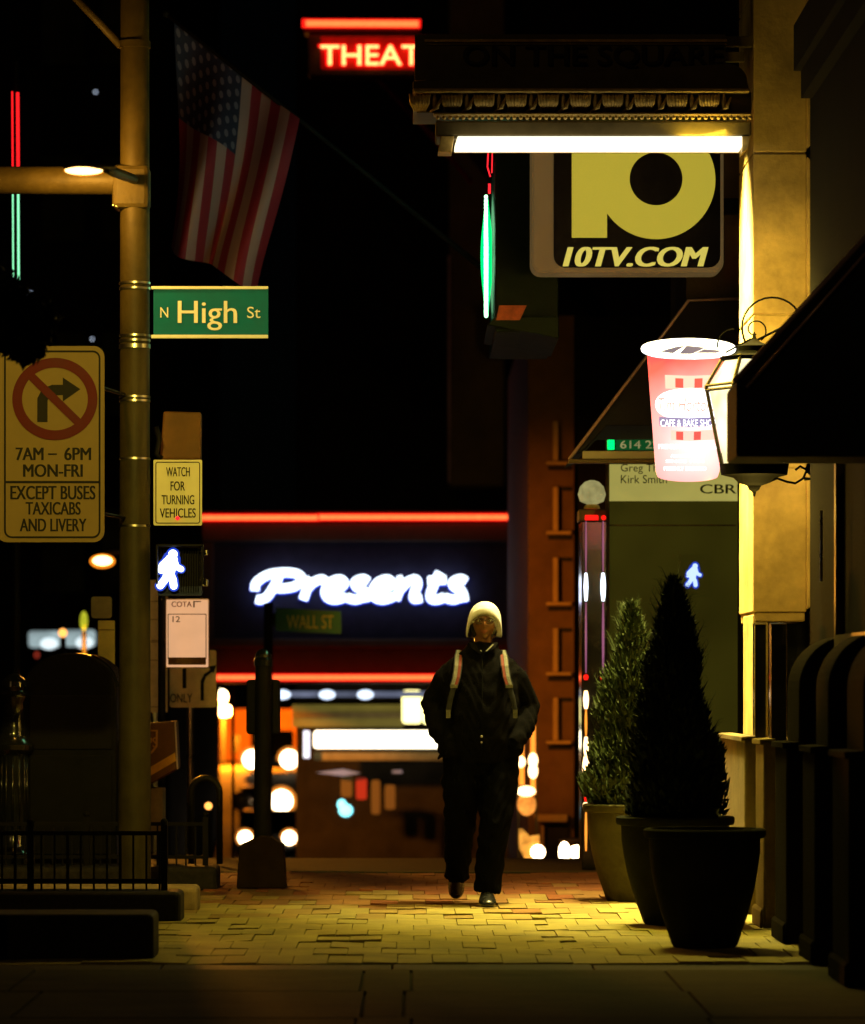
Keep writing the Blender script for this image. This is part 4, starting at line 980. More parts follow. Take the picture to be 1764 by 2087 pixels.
def script(word, x0, x1, ybase, xh, d, rad, mb):
    tot = sum(LET[c][1] for c in word); k = (x1-x0)/tot; cur = x0
    for c in word:
        for st in LET[c][0]:
            pts = smooth_path(st)
            mb.tube([W(cur + px*k + py*xh*.12, ybase - py*xh, d) for px, py in pts], rad, 9)
        cur += LET[c][1]*k
mb = MB(); script('Presents', 541, 956, 1223, 46, D-.12, .06, mb); mb.build('script_tube', G['presents'], mq, smooth=True)
mb = MB(); script('Presents', 541, 956, 1225, 46, D-.03, .071, mb); mb.build('script_backing', G['presents_blue'], mq, smooth=True)  # thicker blue copy painted as the glow round the script
for x in (576, 667, 745):
    mb = MB(); mb.ball(W(x, 1416, 60), (.12, .12, .07)); mb.build('soffit_bulb', G['blue_bulb'], mq, smooth=True)
mb = MB(); mb.pbox(590, 1409, 1000, 1421, 61.5, .1); mb.build('soffit_strip', G['dim_blue'], mq)
mb = MB(); mb.box(wx(470, D), wx(476, D), D+.3, D+.4, gz, 1.36); mb.box(wx(1090, D), wx(1100, D), D+.3, D+.4, gz, 1.36); mb.build('support_post', M['dark_wall'], mq)

th = thing('theatre_building', 'dim brown theatre front behind the marquee with pale stone pier', 'building', (2, 72, gz))
mb = MB(); mb.box(wx(604, 66), 14, 66, 90, -3.2, wz(-120, 66)); mb.build('wall', M['dark_wall'], th)
mb = MB(); mb.box(wx(916, 65.2), wx(1030, 65.2), 65.2, 66, wz(992, 65.2), wz(-120, 65.2)); mb.build('pier', M['theatre_wall'], th, bevel=.05)
mb = MB(); mb.box(wx(913, 65.2), wx(920, 65.2), 65.15, 65.3, wz(985, 65.2), wz(520, 65.2)); mb.build('pier_edge', mat('violet_stone', (.5, .3, .4), .6, var=.5, scale=1.2), th, bevel=.02)  # violet marquee light put into the colour of the pier edge
mb = MB(); mb.pbox(596, 1436, 822, 1482, 65.85, .1); mb.build('lobby_glow', G['dim_olive'], th)
mb = MB(); mb.pbox(596, 1452, 822, 1464, 65.75, .05); mb.build('lobby_beam', M['bronze_dark'], th)
mb = MB(); mb.pprism(rrect(640, 1490, 905, 1525, 6), 64.6, .15); mb.build('light_box', G['white_box'], th)
mb = MB(); mb.pbox(640, 1534, 905, 1550, 64.8, .1); mb.build('door_head', M['bronze_dark'], th)
mb = MB(); mb.pprism(rrect(820, 1407, 860, 1475, 8), 64.2, .15); mb.pprism(rrect(862, 1420, 895, 1476, 8), 64.25, .15); mb.build('yellow_light_box', G['yellow_box'], th)
mb = MB(); mb.pbox(619, 1490, 631, 1545, 64.5, .1); mb.build('side_light', G['blue_bulb'], th)
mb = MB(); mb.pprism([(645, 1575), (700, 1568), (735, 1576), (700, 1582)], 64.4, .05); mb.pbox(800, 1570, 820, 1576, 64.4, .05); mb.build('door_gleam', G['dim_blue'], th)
mb = MB(); mb.pprism(rrect(726, 1585, 748, 1630, 6), 64.6, .05); mb.build('poster_light', G['dim_red'], th)
dm = glow('dim_door', (.3, .2, .06), .1)
for q in ((757, 1590, 775, 1660, 5), (785, 1600, 806, 1650, 5), (695, 1580, 718, 1625, 6)):
    MB().pprism(rrect(*q), 64.6, .05).build('door_panel', dm, th)

sg = thing('theatre_sign', 'red neon sign reading theatre under a red neon bar at the top', 'sign', W(745, 150, 58))
mb = MB(); mb.pbox(628, 70, 960, 152, D, .5); mb.pbox(620, 54, 858, 66, D+.05, .4); mb.build('cabinet', M['marquee_band'], sg, bevel=.02)
mb = MB(); mb.pbox(654, 74, 950, 141, D-.02, .015); mb.build('face', mat('face_red', (.6, .02, .02), .5), sg)
mb = MB(); mb.tube([W(624, 47, D-.1), W(853, 48, D-.1)], .04, 10); mb.build('neon_tube', G['tube_core'], sg, smooth=True)
mb = MB(); mb.tube([W(616, 47, D-.03), W(858, 48, D-.03)], .062, 10); mb.build('neon_halo_tube', G['tube_red'], sg, smooth=True)
text('THEATRE', (652, 90, 932, 134), D-.05, 'lettering_outline', G['letter_red'], sg, bold=.07, dep=.02)  # wider red copy for the neon's glow on the sign face
text('THEATRE', (654, 92, 930, 132), D-.09, 'lettering', G['letter_hot'], sg, bold=-.004, dep=.03)
mb = MB(); mb.tube([W(770, 158, 59), W(862, 255, 59), W(960, 370, 60)], .04, 6); mb.build('stay', mat('stay_red', (.3, .03, .02), .5), sg)  # red neon glow on the cable put into its colour
mb = MB(); mb.box(wx(930, D), wx(960, D), D+.5, 66, wz(130, D), wz(90, D)); mb.build('bracket', M['black_iron'], sg)

D = 45
wl = thing('street_name_sign', 'blurred dark green street name sign under the glowing script', 'sign', W(545, 1700, D), 'green street name signs')
mb = MB(); mb.pprism([(562, 1238), (696, 1246), (696, 1292), (562, 1286)], D, .02); mb.build('panel', mat('dim_green', (.004, .12, .1), .5), wl)
text('WALL ST', (585, 1254, 680, 1281), D-.004, 'lettering', mat('dim_lime', (.3, .36, .1), .5), wl, bold=.01)
mb = MB(); mb.tube([(wx(545, D), D+.05, ground_z(45)), (wx(547, D), D+.05, wz(1228, D))], .05, 10); mb.box(wx(545, D), wx(562, D), D+.02, D+.05, wz(1275, D), wz(1250, D)); mb.build('post', M['black_iron'], wl)

# ------------------------------------------------------------------ rusticated corner building
D = 46
gq = ground_z(48)
qb = thing('corner_building', 'orange lit stone corner with stacked recessed blocks behind the walker', 'building', (wx(1130, D), 48, gq))
mb = MB(); mb.box(wx(1078, D), wx(1172, D), D+.2, 56, gq-.2, wz(640, D)); mb.build('wall', M['rust_stone'], qb)
mb = MB(); mb.box(wx(1172, D), 6, D+.3, 56, gq-.2, wz(640, D)); mb.build('side_wall', M['dark_wall'], qb)
for k, (yt, ybm) in enumerate(((858, 944), (992, 1086), (1136, 1231), (1280, 1374), (1422, 1514))):
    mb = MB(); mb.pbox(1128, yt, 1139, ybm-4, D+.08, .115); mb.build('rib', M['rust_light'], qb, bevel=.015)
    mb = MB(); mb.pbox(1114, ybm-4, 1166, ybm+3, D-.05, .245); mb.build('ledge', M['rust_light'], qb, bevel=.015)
    mb = MB(); mb.pbox(1118, ybm+5, 1166, ybm+14, D+.17, .028); mb.build('recess', M['soil'], qb)  # dark strip stands for the shade under the ledge
    if k: mb = MB(); mb.pbox(1142, yt, 1166, yt+8, D+.17, .028); mb.build('recess', M['soil'], qb)  # dark strip for the shade at the top of the block
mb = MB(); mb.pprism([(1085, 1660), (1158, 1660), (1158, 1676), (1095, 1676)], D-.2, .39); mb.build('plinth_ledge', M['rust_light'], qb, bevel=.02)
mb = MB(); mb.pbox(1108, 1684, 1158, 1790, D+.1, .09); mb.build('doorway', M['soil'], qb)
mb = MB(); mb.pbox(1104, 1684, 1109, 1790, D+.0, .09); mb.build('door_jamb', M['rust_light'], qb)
D = 44
al = thing('amber_light', 'tall blurred amber lights in the doorway right of the walker', 'light', W(1075, 1745, D), 'amber lights low by the corner building')
mb = MB(); mb.tube([W(1063, 1500, D), W(1064, 1600, D)], .028, 8); mb.tube([W(1087, 1480, D), W(1087, 1620, D)], .026, 8); mb.build('upright', G['tail_amber'], al, smooth=True)  # glowing shapes stand in for headlights reflected in the door glass
mb = MB(); mb.ball(W(1062, 1553, D-.06), (.05, .04, .06)); mb.ball(W(1087, 1550, D-.06), (.05, .04, .08)); mb.ball(W(1087, 1572, D-.06), (.05, .04, .08)); mb.build('bulb', G['amber_hot'], al, smooth=True)
mb = MB(); mb.ball(W(1073, 1613, D-.06), (.1, .04, .055)); mb.build('oval_lamp', G['amber_hot'], al, smooth=True)
mb = MB(); mb.ball(W(1074, 1640, D), (.1, .04, .12)); mb.build('amber_globe', glow('amber_mid', (1, .34, .05), 1.0, .5, 12), al, smooth=True)
mb = MB(); mb.pprism([(1058, 1690), (1066, 1690), (1080, 1705), (1100, 1702), (1101, 1750), (1072, 1754), (1059, 1730)], D, .06); mb.build('amber_panel', glow('amber_panel', (1, .42, .06), .75, .6, 10), al)
mb = MB(); mb.ball(W(1097, 1737, D-.08), .075); mb.build('bulb', G['head'], al, smooth=True)
mb = MB(); mb.pbox(1055, 1480, 1060, 1770, D+.05, .05); mb.pbox(1092, 1480, 1096, 1770, D+.05, .05); mb.build('frame', M['bronze_dark'], al)
for px, r, lab in ((1151, (.055, .04, .1), 'small upright amber lamp at street level, left of its pair'), (1176, (.08, .04, .065), 'small round amber lamp at street level, right of its pair')):
    q = thing('amber_light', lab, 'light', W(px, 1755, 40), 'amber lights low by the corner building')
    mb = MB(); mb.ball(W(px, 1737, 40), r); mb.build('globe', G['head'], q, smooth=True)  # glowing ball stands in for a reflected headlight
    mb = MB(); mb.lathe([(.06, ground_z(40)), (.05, wz(1752, 40)), (.03, wz(1748, 40))], wx(px, 40), 40, 12); mb.build('foot', M['bronze_dark'], q)
mb = MB(); mb.box(wx(1140, 41), wx(1200, 41), 41, 41.4, wz(1716, 41), wz(1711, 41)); mb.box(wx(1142, 41), wx(1148, 41), 41.02, 41.3, ground_z(41), wz(1716, 41)); mb.box(wx(1192, 41), wx(1198, 41), 41.02, 41.3, ground_z(41), wz(1716, 41))
tag(mb.build('bench', M['rust_stone'], bevel=.01), 'low stone bench behind the paired amber lamps', 'bench')

# ------------------------------------------------------------------ far street lamps, lit shops, cars
def far_lamp(px, py, d, w, h, g, lab, px_pole, energy=0, col=(1,.6,.15), grp='street lamps and lights far down the road'):
    t = thing('street_lamp', lab, 'street lamp', (wx(px_pole, d), d, ground_z(d)), grp)
    mb = MB(); mb.tube([(wx(px_pole, d), d, ground_z(d)), (wx(px_pole, d), d, wz(py-14, d)), (wx(px_pole*.7 + px*.3, d), d, wz(py-20, d)), (wx(px, d), d, wz(py-16, d))], [.07, .05, .035, .03], 8); mb.build('pole', M['black_iron'], t, smooth=True)
    mb = MB(); mb.ball(W(px, py-8, d), (w*d/F*1.05, .1, h*d/F*.5)); mb.build('hood', M['bronze_dark'], t, smooth=True)
    mb = MB(); mb.ball(W(px, py, d-.12), (w*d/F, .14, h*d/F)); mb.build('lens', G[g], t, smooth=True)
    MB().ball(W(px, py+1, d-.05), (w*1.3*d/F, .12, h*1.45*d/F)).build('refractor', G['refractor'], t, smooth=True)  # larger glowing shell painted as the lamp's halo
    if energy:
        o = lamp_obj('road_light', 'SPOT', W(px, py+30, d+.3), energy*1.1, col, t, .2); o.data.spot_size = R(27); o.data.spot_blend = .8
        o.rotation_euler = (Vector((1.4, 46, 1.8)) - W(px, py+30, d)).to_track_quat('-Z', 'Y').to_euler()
        o = lamp_obj('pavement_light', 'SPOT', W(px, py+26, d), energy*.75, col, t, .2); o.data.spot_size = R(52); o.data.spot_blend = .7
        o.rotation_euler = (Vector((-.1, 28.8, 0)) - W(px, py+26, d)).to_track_quat('-Z', 'Y').to_euler()
far_lamp(209, 1143, 36, 21, 11, 'sodium_far', 'bright yellow street lamp glowing left of the thick pole', 268, 2200, (1, .36, .03))
def bead(px, py, d, r, g, lab, pole_m='black_iron'):
    t = thing('street_lamp', lab, 'street lamp', (wx(px, d), d, ground_z(d)), 'street lamps and lights far down the road')
    mb = MB(); mb.ball(W(px, py, d), tuple(q*d/F for q in r)); mb.build('globe', G[g], t, smooth=True)
    mb = MB(); mb.tube([(wx(px, d), d+.05, ground_z(d)), (wx(px, d), d+.05, wz(py + r[2], d))], .035, 8); mb.build('pole', M[pole_m], t)
bead(128, 1290, 52, (9, 9, 9), 'reflector', 'round amber lamp above the peak of the domed box')
bead(75, 1335, 52, (7, 7, 8), 'dim_red', 'dull amber lamp above the left shoulder of the domed box')
bead(171, 1266, 60, (8, 8, 20), 'lime', 'tall greenish yellow light left of the small tan sign')
pl = lamp_obj('plaza_light', 'SPOT', W(171, 1290, 59.6), 6500, (1, .33, .02), bpy.data.objects['street_lamp.003'], .2)  # added orange spill on the theatre front
pl.data.spot_size = R(62); pl.data.spot_blend = .7; pl.rotation_euler = (Vector((-.6, 66, -1.4)) - W(171, 1290, 59.6)).to_track_quat('-Z', 'Y').to_euler()
bead(425, 1643, 36, (8, 8, 8), 'reflector', 'round orange lamp inside the hooped bike rack')
D = 222
tw = thing('street_lamp', 'pair of white hot lamps stacked left of the dark square post', 'street lamp', W(454, 1600, D), 'street lamps and lights far down the road')
for px, py, r in ((452, 1420, (.3, .3, .34)), (456, 1449, (.48, .3, .3))):
    mb = MB(); mb.ball(W(px, py, D), r); mb.build('globe', G['head'], tw, smooth=True)
mb = MB(); mb.tube([(wx(454, D), D+.4, -2.9), (wx(454, D), D+.4, wz(1410, D))], .1, 8); mb.build('pole', M['black_iron'], tw)
lamp_obj('plaza_light', 'POINT', W(470, 1460, D-1), 80000, (1, .24, .008), tw, .4)  # added light that turns the far block orange
fb = thing('brick_block', 'far brick block glowing orange behind the oncoming headlights', 'building', (-9, 245, -2.9))
mb = MB(); mb.box(wx(366, 240), wx(640, 240), 240, 260, -3, wz(1455, 240)); mb.build('wall', mat('far_brick', (.3, .13, .05), .9, var=.35, scale=.25), fb)  # block added to give the orange haze behind the cars
mb = MB(); mb.box(wx(366, 240)-.3, wx(640, 240)+.3, 239.6, 260, wz(1455, 240), wz(1446, 240)); mb.build('cornice', bpy.data.materials['far_brick'], fb)
for px in (385, 425, 470, 560, 605):
    for py in (1500, 1570): MB().pbox(px, py, px+18, py+34, 239.9, .2).build('window', M['glass_dark'], fb)  # windows of the added haze block
for px, py, lab in ((90, 1304, 'pale blue lit shop window over the left of the domed box'), (162, 1302, 'brighter pale blue shop window over the right of the domed box')):
    q = thing('lit_shop_window', lab, 'window', W(px, py+60, 95), 'pale lit windows across the street')
    mb = MB(); mb.pprism(rrect(px-32, py-18, px+32, py+16, 8), 95, .2); mb.build('pane', G['shop_pale'], q)
    mb = MB(); mb.ball(W(px+10, py+8, 94.8), (18*95/F, .1, 12*95/F)); mb.build('ceiling_light', G['shop_hot'], q, smooth=True)
for px, py, lab in ((195, 187, 'tiny white window light high above the mast arm'), (62, 597, 'tiny white window light above the no right turn sign'), (188, 691, 'tiny white window light at the corner of the no right turn sign')):
    mb = MB(); mb.ball(W(px, py, 118), .03); tag(mb.build('window_light', G['blue_bulb'], smooth=True), lab, 'light', 'tiny lights on the dark tower')
tow = thing('office_tower', 'almost black tower rising behind the thick pole at the left', 'building', (-10, 130, -4))
mb = MB(); mb.box(-26, wx(345, 118.5), 118.5, 150, -5, 40); mb.build('wall', M['dark_wall'], tow)
for z in (4, 9, 14, 19):
    for x in (-13, -10.5, -8.8): MB().box(x, x+1.2, 118.4, 118.48, z, z+2.4).build('window', M['glass_dark'], tow)

def car(x, d, lab, lit=(1, 1), w=1.75, h=1.45, lz=.62, sp=1.4, col='car_paint', r=.17):
    g = ground_z(d)
    t = thing('car', lab, 'car', (x, d, g), 'cars with headlights coming up the road')
    mb = MB(); L = 4.3
    yz_ = [(0, .25), (0, .62), (.15, .78), (1.1, .92), (1.9, h), (3.3, h), (4.0, .98), (L, .9), (L, .25)]
    mb.xprism([(d + a, g + b_) for a, b_ in yz_], x - w/2, x + w/2); mb.build('body', M[col], t, bevel=.06)
    mb = MB(); mb.xprism([(d+1.12, g+.93), (d+1.88, g+h-.06), (d+1.84, g+h-.05), (d+1.08, g+.93)], x - w/2 + .1, x + w/2 - .1); mb.build('windscreen', M['glass_dark'], t)
    for sx_ in (-1, 1):
        for yy in (.8, 3.4):
            mb = MB(); mb.xprism([(d + yy + .31*math.cos(R(a)), g + .31 + .31*math.sin(R(a))) for a in range(0, 360, 20)], x + sx_*(w/2 - .22), x + sx_*(w/2 + .01)); mb.build('wheel', M['rubber'], t)
    for s_, on in zip((-1, 1), lit):
        if on: MB().ball((x + s_*sp/2, d + .06, g + lz), (r*1.42, .08, r*1.42)).build('headlight_rim', G['amber_rim'], t, smooth=True)  # larger amber disc put in as the headlight's halo
        mb = MB(); mb.ball((x + s_*sp/2, d - .06, g + lz), (r, .08, r)); mb.build('headlight', G['head'] if on else M['steel'], t, smooth=True)
    mb = MB(); mb.box(x - .55, x + .55, d - .03, d - .001, g + .4, g + .55); mb.build('grille', M['rubber'], t)
def car_at(px0, px1, py, d, lab, **k):
    x = wx((px0+px1)/2, d); sp = wx(px1, d) - wx(px0, d)
    car(x, d, lab, sp=sp, lz=wz(py, d) - ground_z(d), **k)
car_at(500, 590, 1708, 132, 'dark car whose low headlights flank the foot of the square post', r=.2)
car_at(514, 590, 1548, 204, 'distant car whose headlights sit highest beside the square post', w=2.1, h=2.1, r=.42)
car_at(492, 574, 1633, 160, 'dark car with only one working headlight, the largest glow beside the post', lit=(0, 1), r=.4)
mb = MB(); mb.ball(W(705, 1652, 66), (.11, .08, .1)); mb.ball(W(697, 1640, 66), (.07, .08, .08))
o = mb.build('traffic_light', G['cyan'], smooth=True); tag(o, 'cyan green signal light glowing low under the white light box', 'signal')

# ------------------------------------------------------------------ the walking person
def bake(mb, m, name, parent, voxel, smooth_it=4, disp=None):
    o = mb.build(name, m, None, smooth=True)
    md = o.modifiers.new('r', 'REMESH'); md.mode = 'VOXEL'; md.voxel_size = voxel; md.use_smooth_shade = True
    ms = o.modifiers.new('s', 'SMOOTH'); ms.factor = .5; ms.iterations = smooth_it
    bpy.context.view_layer.update()
    me = bpy.data.meshes.new_from_object(o.evaluated_get(bpy.context.evaluated_depsgraph_get()))
    bpy.data.objects.remove(o)
    b = BASE[parent.name]
    for v in me.vertices:
        co = v.co.copy()
        if disp: co = co + v.normal*disp(co)
        v.co = co - b
    me.name = name
    me.polygons.foreach_set('use_smooth', [True]*len(me.polygons))
    me.materials.clear()
    for q in (m if isinstance(m, list) else [m]): me.materials.append(q)
    no = bpy.data.objects.new(name, me); COL.objects.link(no); no.parent = parent; BASE[no.name] = b
    return no
PX, PY = wx(981, 25.1), 25.1
per = thing('person', 'man in cream beanie, glasses and dark coat walking with hands in pockets', 'person', (PX, PY, 0))
P0 = Vector((PX, PY, 0))
def ering(cx, cy, z, rx, ry, n=24, p=2.3):
    out = []
    for k in range(n):
        a = 2*math.pi*k/n; c, s_ = math.cos(a), math.sin(a)
        out.append(P0 + Vector((cx + rx*math.copysign(abs(c)**(2/p), c), cy + ry*math.copysign(abs(s_)**(2/p), s_), z)))
    return out
def V3(*a): return P0 + Vector(a)
HX = .018   # head sits a touch right of the body's middle
def limbs(mb, k=1.0):
    for s_, ex, ez in ((-1, -.29, 1.21), (1, .285, 1.19)):
        mb.tube([V3(s_*.12, .0, 1.425), V3(s_*.205, .02, 1.355), V3(ex, .06, ez), V3(s_*.25, -.03, 1.06), V3(s_*.19, -.11, .97)], [.085*k, .085*k, .074*k, .066*k, .05*k], 16)
# body
mb = MB()
mb.loft([ering(0,0,.88,.14,.1), ering(0,0,1.0,.15,.105), ering(0,0,1.2,.16,.11), ering(0,0,1.38,.17,.105), ering(0,0,1.46,.14,.09), ering(.005,0,1.52,.065,.07), ering(HX*.6,-.005,1.58,.055,.06), ering(HX,-.01,1.64,.055,.06)])
limbs(mb, .6)
for s_ in (-1, 1):   # hands in the pockets: palm, four curled fingers and a thumb
    mb.tube([V3(s_*.19,-.1,.99), V3(s_*.165,-.085,.95)], [(.02,.03), (.018,.036)], 10)
    for q, L in ((-.027,.052), (-.009,.06), (.009,.056), (.027,.045)):
        mb.tube([V3(s_*.165 + q*.4, -.085 + q, .95), V3(s_*.168 + q*.4, -.085 + q, .95-L*.6), V3(s_*.14 + q*.4, -.08 + q, .95-L)], [.009,.0085,.007], 8)
    mb.tube([V3(s_*.17,-.1,.97), V3(s_*.168,-.12,.95), V3(s_*.14,-.12,.93)], [.01,.0095,.008], 8)
mb.tube([V3(-.09,0,.9), V3(-.11,.1,.5), V3(-.13,.4,.24), V3(-.138,.45,.16)], [.09,.055,.035,.025], 12)
mb.tube([V3(.09,0,.9), V3(.075,-.07,.5), V3(.037,-.05,.16), V3(.037,-.08,.06)], [.09,.055,.035,.025], 12)
# head
HC = Vector((HX, -.02, 1.705)); n1, n2 = 48, 40
hv = []
for j in range(n2+1):
    th = math.pi*j/n2; zz = -math.cos(th); q = max(math.sin(th), .01)
    for k in range(n1):
        a = 2*math.pi*k/n1; dx, dy = math.cos(a)*q, math.sin(a)*q
        jaw = 1 - .26*max(0, -zz - .15)**1.1
        rx = .074*jaw; ry = .094*(1 - .12*max(0, -zz - .3)); rz = .116
        x, y, z = dx*rx, dy*ry, zz*rz
        if dy < 0:
            f = lambda x0, z0, sx_, sz_: math.exp(-((x-x0)/sx_)**2 - ((z-z0)/sz_)**2)
            y -= .03*f(0, -.016, .012, .018) + .01*f(0, .008, .008, .02) + .01*f(0, -.052, .024, .009) + .008*f(0, -.064, .02, .008) + .012*f(0, -.092, .024, .014)
            y -= .006*(f(.03, .028, .022, .008) + f(-.03, .028, .022, .008)) + .006*(f(.04, -.022, .02, .02) + f(-.04, -.022, .02, .02))
            y += .019*(f(.03, .008, .016, .011) + f(-.03, .008, .016, .011)) + .005*f(0, -.058, .03, .003)
        hv.append(P0 + HC + Vector((x, y, z)))
mb.mesh(hv, [(j*n1+k, j*n1+(k+1)%n1, (j+1)*n1+(k+1)%n1, (j+1)*n1+k) for j in range(n2) for k in range(n1)] + [tuple(range(n1))[::-1], tuple(range(n2*n1, (n2+1)*n1))])
for s_ in (-1, 1): mb.ball(P0 + HC + Vector((s_*.076, .01, -.01)), (.012, .02, .032), 10, 8)
body = bake(mb, [M['skin'], M['lips']], 'body', per, .006, 2)
lc = HC + Vector((0, -.1, -.057))
for p in body.data.polygons:
    c = p.center
    if c.y < -.1 and abs(c.x - lc.x) < .026 and abs(c.z - lc.z) < .013 - .25*abs(c.x - lc.x): p.material_index = 1
for s_ in (-1, 1):
    mb = MB(); mb.ball(P0 + HC + Vector((s_*.03, -.073, .008)), (.013, .009, .008), 10, 7); mb.build('eye', M['eye'], per, smooth=True)
    mb = MB(); mb.ball(P0 + HC + Vector((s_*.03, -.0815, .008)), (.005, .003, .006), 8, 6); mb.build('pupil', M['leather'], per, smooth=True)
MB().ball(P0 + HC + Vector((0, .022, -.015)), (.097, .084, .1), 24, 14).build('hair', M['leather'], per, smooth=True)  # black shell filling the gap between face and beanie
mb = MB()
for s_ in (-1, 1):
    mb.tube([P0 + HC + Vector((s_*.031 + .024*math.cos(R(a)), -.098, .006 + .017*math.sin(R(a)))) for a in range(0, 360, 20)], .0022, 6, close=True)
    mb.tube([P0 + HC + Vector((s_*.055, -.096, .01)), P0 + HC + Vector((s_*.077, -.03, .012)), P0 + HC + Vector((s_*.079, .02, .0))], .002, 6)
mb.tube([P0 + HC + Vector((-.008, -.1, .01)), P0 + HC + Vector((0, -.105, .012)), P0 + HC + Vector((.008, -.1, .01))], .002, 6)
mb.build('glasses', M['leather'], per, smooth=True)
# beanie
mb = MB(); rings = []
for t in range(0, 19):
    s0 = math.sin(t/18*math.pi/2)
    wv = max(.02, (1 - s0**3.0)**.5)*(1 + .04*math.sin(s0*math.pi))
    ring = []
    for k in range(40):
        a = 2*math.pi*k/40
        front = max(0, -math.sin(a))
        zb = -.085 + .138*front**.8               # the brim arches up over the brow, down over the ears
        ring.append(P0 + HC + Vector((.101*wv*math.cos(a) + .006*s0, .012 + .117*wv*math.sin(a), zb + (.127 - zb)*s0)))
    rings.append(ring)
mb.loft(rings); mb.build('beanie', M['knit'], per, smooth=True)
mb = MB(); rings = []
for dz, rr in ((-.004, .98), (-.006, 1.05), (.008, 1.085), (.026, 1.08), (.036, 1.05), (.04, .98)):
    ring = []
    for k in range(40):
        a = 2*math.pi*k/40; front = max(0, -math.sin(a))
        ring.append(P0 + HC + Vector((.1*rr*math.cos(a), .012 + .117*rr*math.sin(a), -.085 + .138*front**.8 + dz)))
    rings.append(ring)
mb.loft(rings, cap=False, close=True); mb.build('beanie_cuff', M['knit'], per, smooth=True)
# coat, trousers
def wr(co):
    return .0035*math.sin(co.z*62 + 9*math.sin(co.x*17) + co.y*21) + .003*math.sin(co.x*47 + co.z*33) + .002*math.sin(co.y*80 + co.z*14)
mb = MB()
mb.loft([ering(0,.0,.86,.205,.15), ering(0,.0,.9,.215,.16), ering(0,-.01,1.0,.222,.17), ering(0,-.01,1.15,.226,.172), ering(0,0,1.3,.235,.165), ering(0,0,1.4,.235,.15), ering(0,.005,1.465,.2,.125), ering(0,.01,1.51,.15,.105), ering(.005,.01,1.55,.1,.09), ering(.008,.005,1.585,.088,.085)])
limbs(mb, 1.04)
mb.ball(V3(-.205,-.09,.96), (.06,.06,.07)); mb.ball(V3(.2,-.09,.96), (.06,.06,.07))
mb.tube([V3(-.2,.02,.93), V3(-.235,-.02,.905), V3(-.262,-.03,.88)], [(.03,.02),(.02,.012),(.008,.006)], 8)
bake(mb, M['jacket'], 'coat', per, .008, 3, wr)
mb = MB()
mb.loft([ering(0,0,.8,.16,.12), ering(0,0,.9,.18,.13), ering(0,0,.98,.18,.13)])
mb.tube([V3(-.1,.0,.9), V3(-.115,.0,.75), V3(-.125,.09,.5), V3(-.135,.27,.33), V3(-.14,.43,.16)], [.125,.12,.096,.084,.074], 18)
mb.tube([V3(.1,.0,.9), V3(.105,-.03,.75), V3(.085,-.07,.5), V3(.055,-.06,.3), V3(.037,-.055,.085)], [.125,.12,.097,.086,.08], 18)
bake(mb, M['trousers'], 'trousers', per, .008, 3, lambda co: wr(co)*1.2)
def shoe(pts, name):
    mb = MB(); mb.loft(pts); o = mb.build(name, M['leather'], per, smooth=True)
    md = o.modifiers.new('s', 'SUBSURF'); md.levels = 1; md.render_levels = 2
mb = []
for y, w, z0, h in ((.09,.03,.012,.06), (.07,.04,.0,.1), (.0,.044,.0,.115), (-.06,.048,.0,.1), (-.12,.056,.0,.075), (-.17,.055,.0,.06), (-.2,.042,.004,.045), (-.215,.02,.012,.03)):
    mb.append([V3(.035 + w*math.cos(R(a)) , y-.05, max(z0, h*.45 + h*.55*math.sin(R(a)))) for a in range(0, 360, 30)])
shoe(mb, 'shoe')
mb = []
ax = Vector((-.005, .11, -.205)).normalized()    # the trailing shoe, heel raised, toe on the ground
up = Vector((0, -.88, -.47)).normalized() * -1
for t, w, h in ((-.02,.03,.05), (.0,.042,.1), (.06,.046,.11), (.12,.05,.1), (.17,.054,.08), (.21,.05,.06), (.235,.036,.045), (.25,.016,.025)):
    c = V3(-.14, .44, .235) + ax*t
    mb.append([c + Vector((w*math.cos(R(a)), 0, 0)) + Vector((0, .88, .47)).normalized()*(h*.5*math.sin(R(a))) for a in range(0, 360, 30)])
shoe(mb, 'shoe')
mb = MB()
mb.tube([V3(-.06,-.075,1.58), V3(-.045,-.1,1.55), V3(-.005,-.125,1.515)], [(.02,.006),(.026,.006),(.012,.005)], 8)
mb.tube([V3(.085,-.07,1.58), V3(.065,-.1,1.55), V3(.015,-.125,1.515)], [(.02,.006),(.026,.006),(.012,.005)], 8)
mb.build('coat_collar', M['jacket'], per, smooth=True)
mb = MB(); mb.tube([V3(.072,-.094,1.572), V3(.05,-.118,1.55), V3(.028,-.135,1.53)], [(.006,.003)]*3, 6); mb.tube([V3(-.006,-.135,1.535), V3(.002,-.137,1.528)], [(.005,.003)]*2, 6); mb.build('shirt_collar', M['cream'], per)
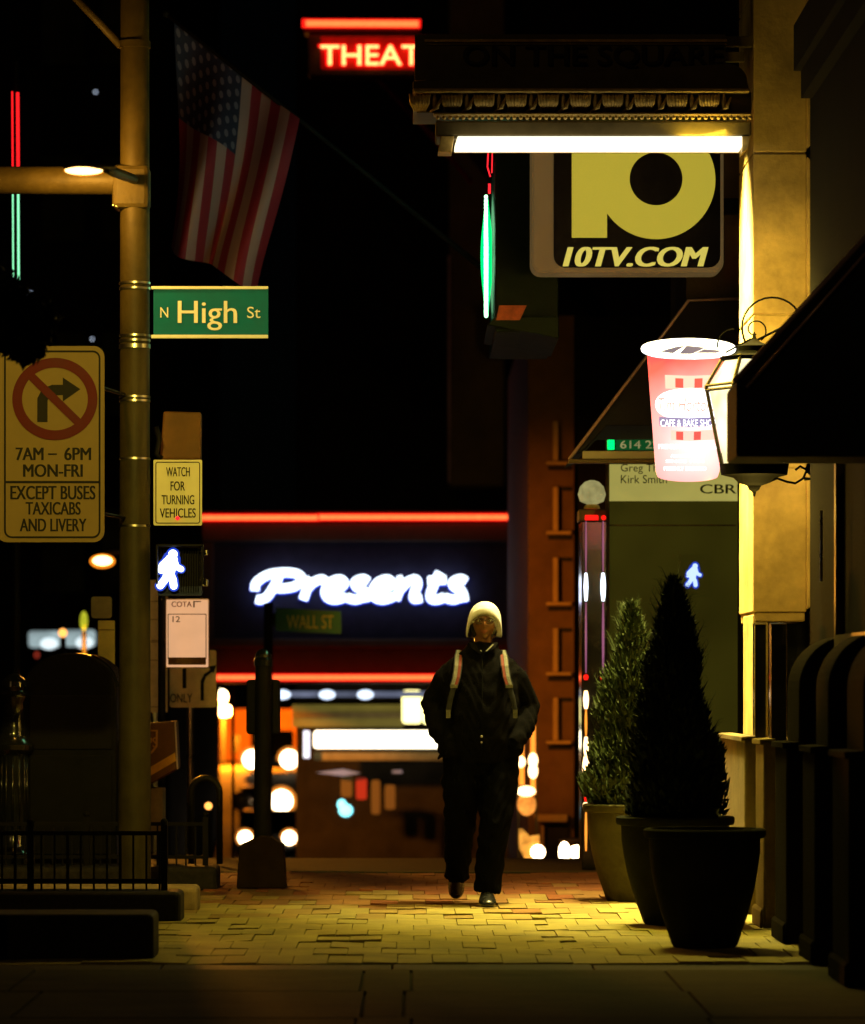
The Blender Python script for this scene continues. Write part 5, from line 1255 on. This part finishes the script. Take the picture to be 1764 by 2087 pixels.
mb = MB(); mb.tube([V3(.005,-.145,1.48), V3(.004,-.178,1.25), V3(.002,-.176,.95)], .002, 6); mb.build('zip', M['black_gloss'], per)
mb = MB(); mb.ball(V3(.0,-.184,1.02), .008); mb.ball(V3(.0,-.182,.985), .006); mb.build('button', M['steel'], per, smooth=True)
# backpack
bp = thing('backpack', 'dark backpack with cream and rust shoulder straps worn by the walking man', 'backpack', (PX, PY+.2, 1.2))
mb = MB(); mb.box(PX-.16, PX+.16, PY+.16, PY+.34, .98, 1.46); mb.build('bag', M['canvas'], bp, bevel=.05, seg=3)
for s_ in (-1, 1):
    pts = [V3(s_*.1, .13, 1.45), V3(s_*.125, .04, 1.535), V3(s_*.135, -.06, 1.5), V3(s_*.14, -.13, 1.44), V3(s_*.15, -.165, 1.37), V3(s_*.165, -.18, 1.32)]
    def band(off, w, m, name, lift=0.):
        mb = MB(); a = [p + Vector((off - w/2, -lift, 0)) for p in pts]; b_ = [p + Vector((off + w/2, -lift, 0)) for p in pts]
        c_ = [p + Vector((0, -.006, .004)) for p in a]; d_ = [p + Vector((0, -.006, .004)) for p in b_]
        mb.mesh(a + b_ + d_ + c_, [(n_+i, i, i+1, n_+i+1) for n_ in (6,) for i in range(5)] + [(18+i, 12+i, 12+i+1, 18+i+1) for i in range(5)] + [(i, 18+i, 18+i+1, i+1) for i in range(5)] + [(12+i, 6+i, 6+i+1, 12+i+1) for i in range(5)])
        return mb.build(name, m, bp, smooth=False)
    band(s_*.009, .02, M['cream'], 'strap_face', .012); band(-s_*.011, .016, M['rust_webbing'], 'strap_edge', .012); band(0, .05, M['canvas'], 'strap', .004)
    mb = MB(); mb.tube([pts[-1] + Vector((0,-.014,0)), V3(s_*.185,-.2,1.25), V3(s_*.2,-.2,1.17)], [(.016,.004)]*3, 8); mb.build('strap_webbing', M['canvas'], bp)
    mb = MB(); mb.box(pts[-1].x-.022, pts[-1].x+.022, pts[-1].y-.022, pts[-1].y-.012, 1.31, 1.33); mb.box(PX + s_*.2-.012, PX + s_*.2+.014, PY-.212, PY-.203, 1.13, 1.18); mb.build('buckle', M['cream'], bp)
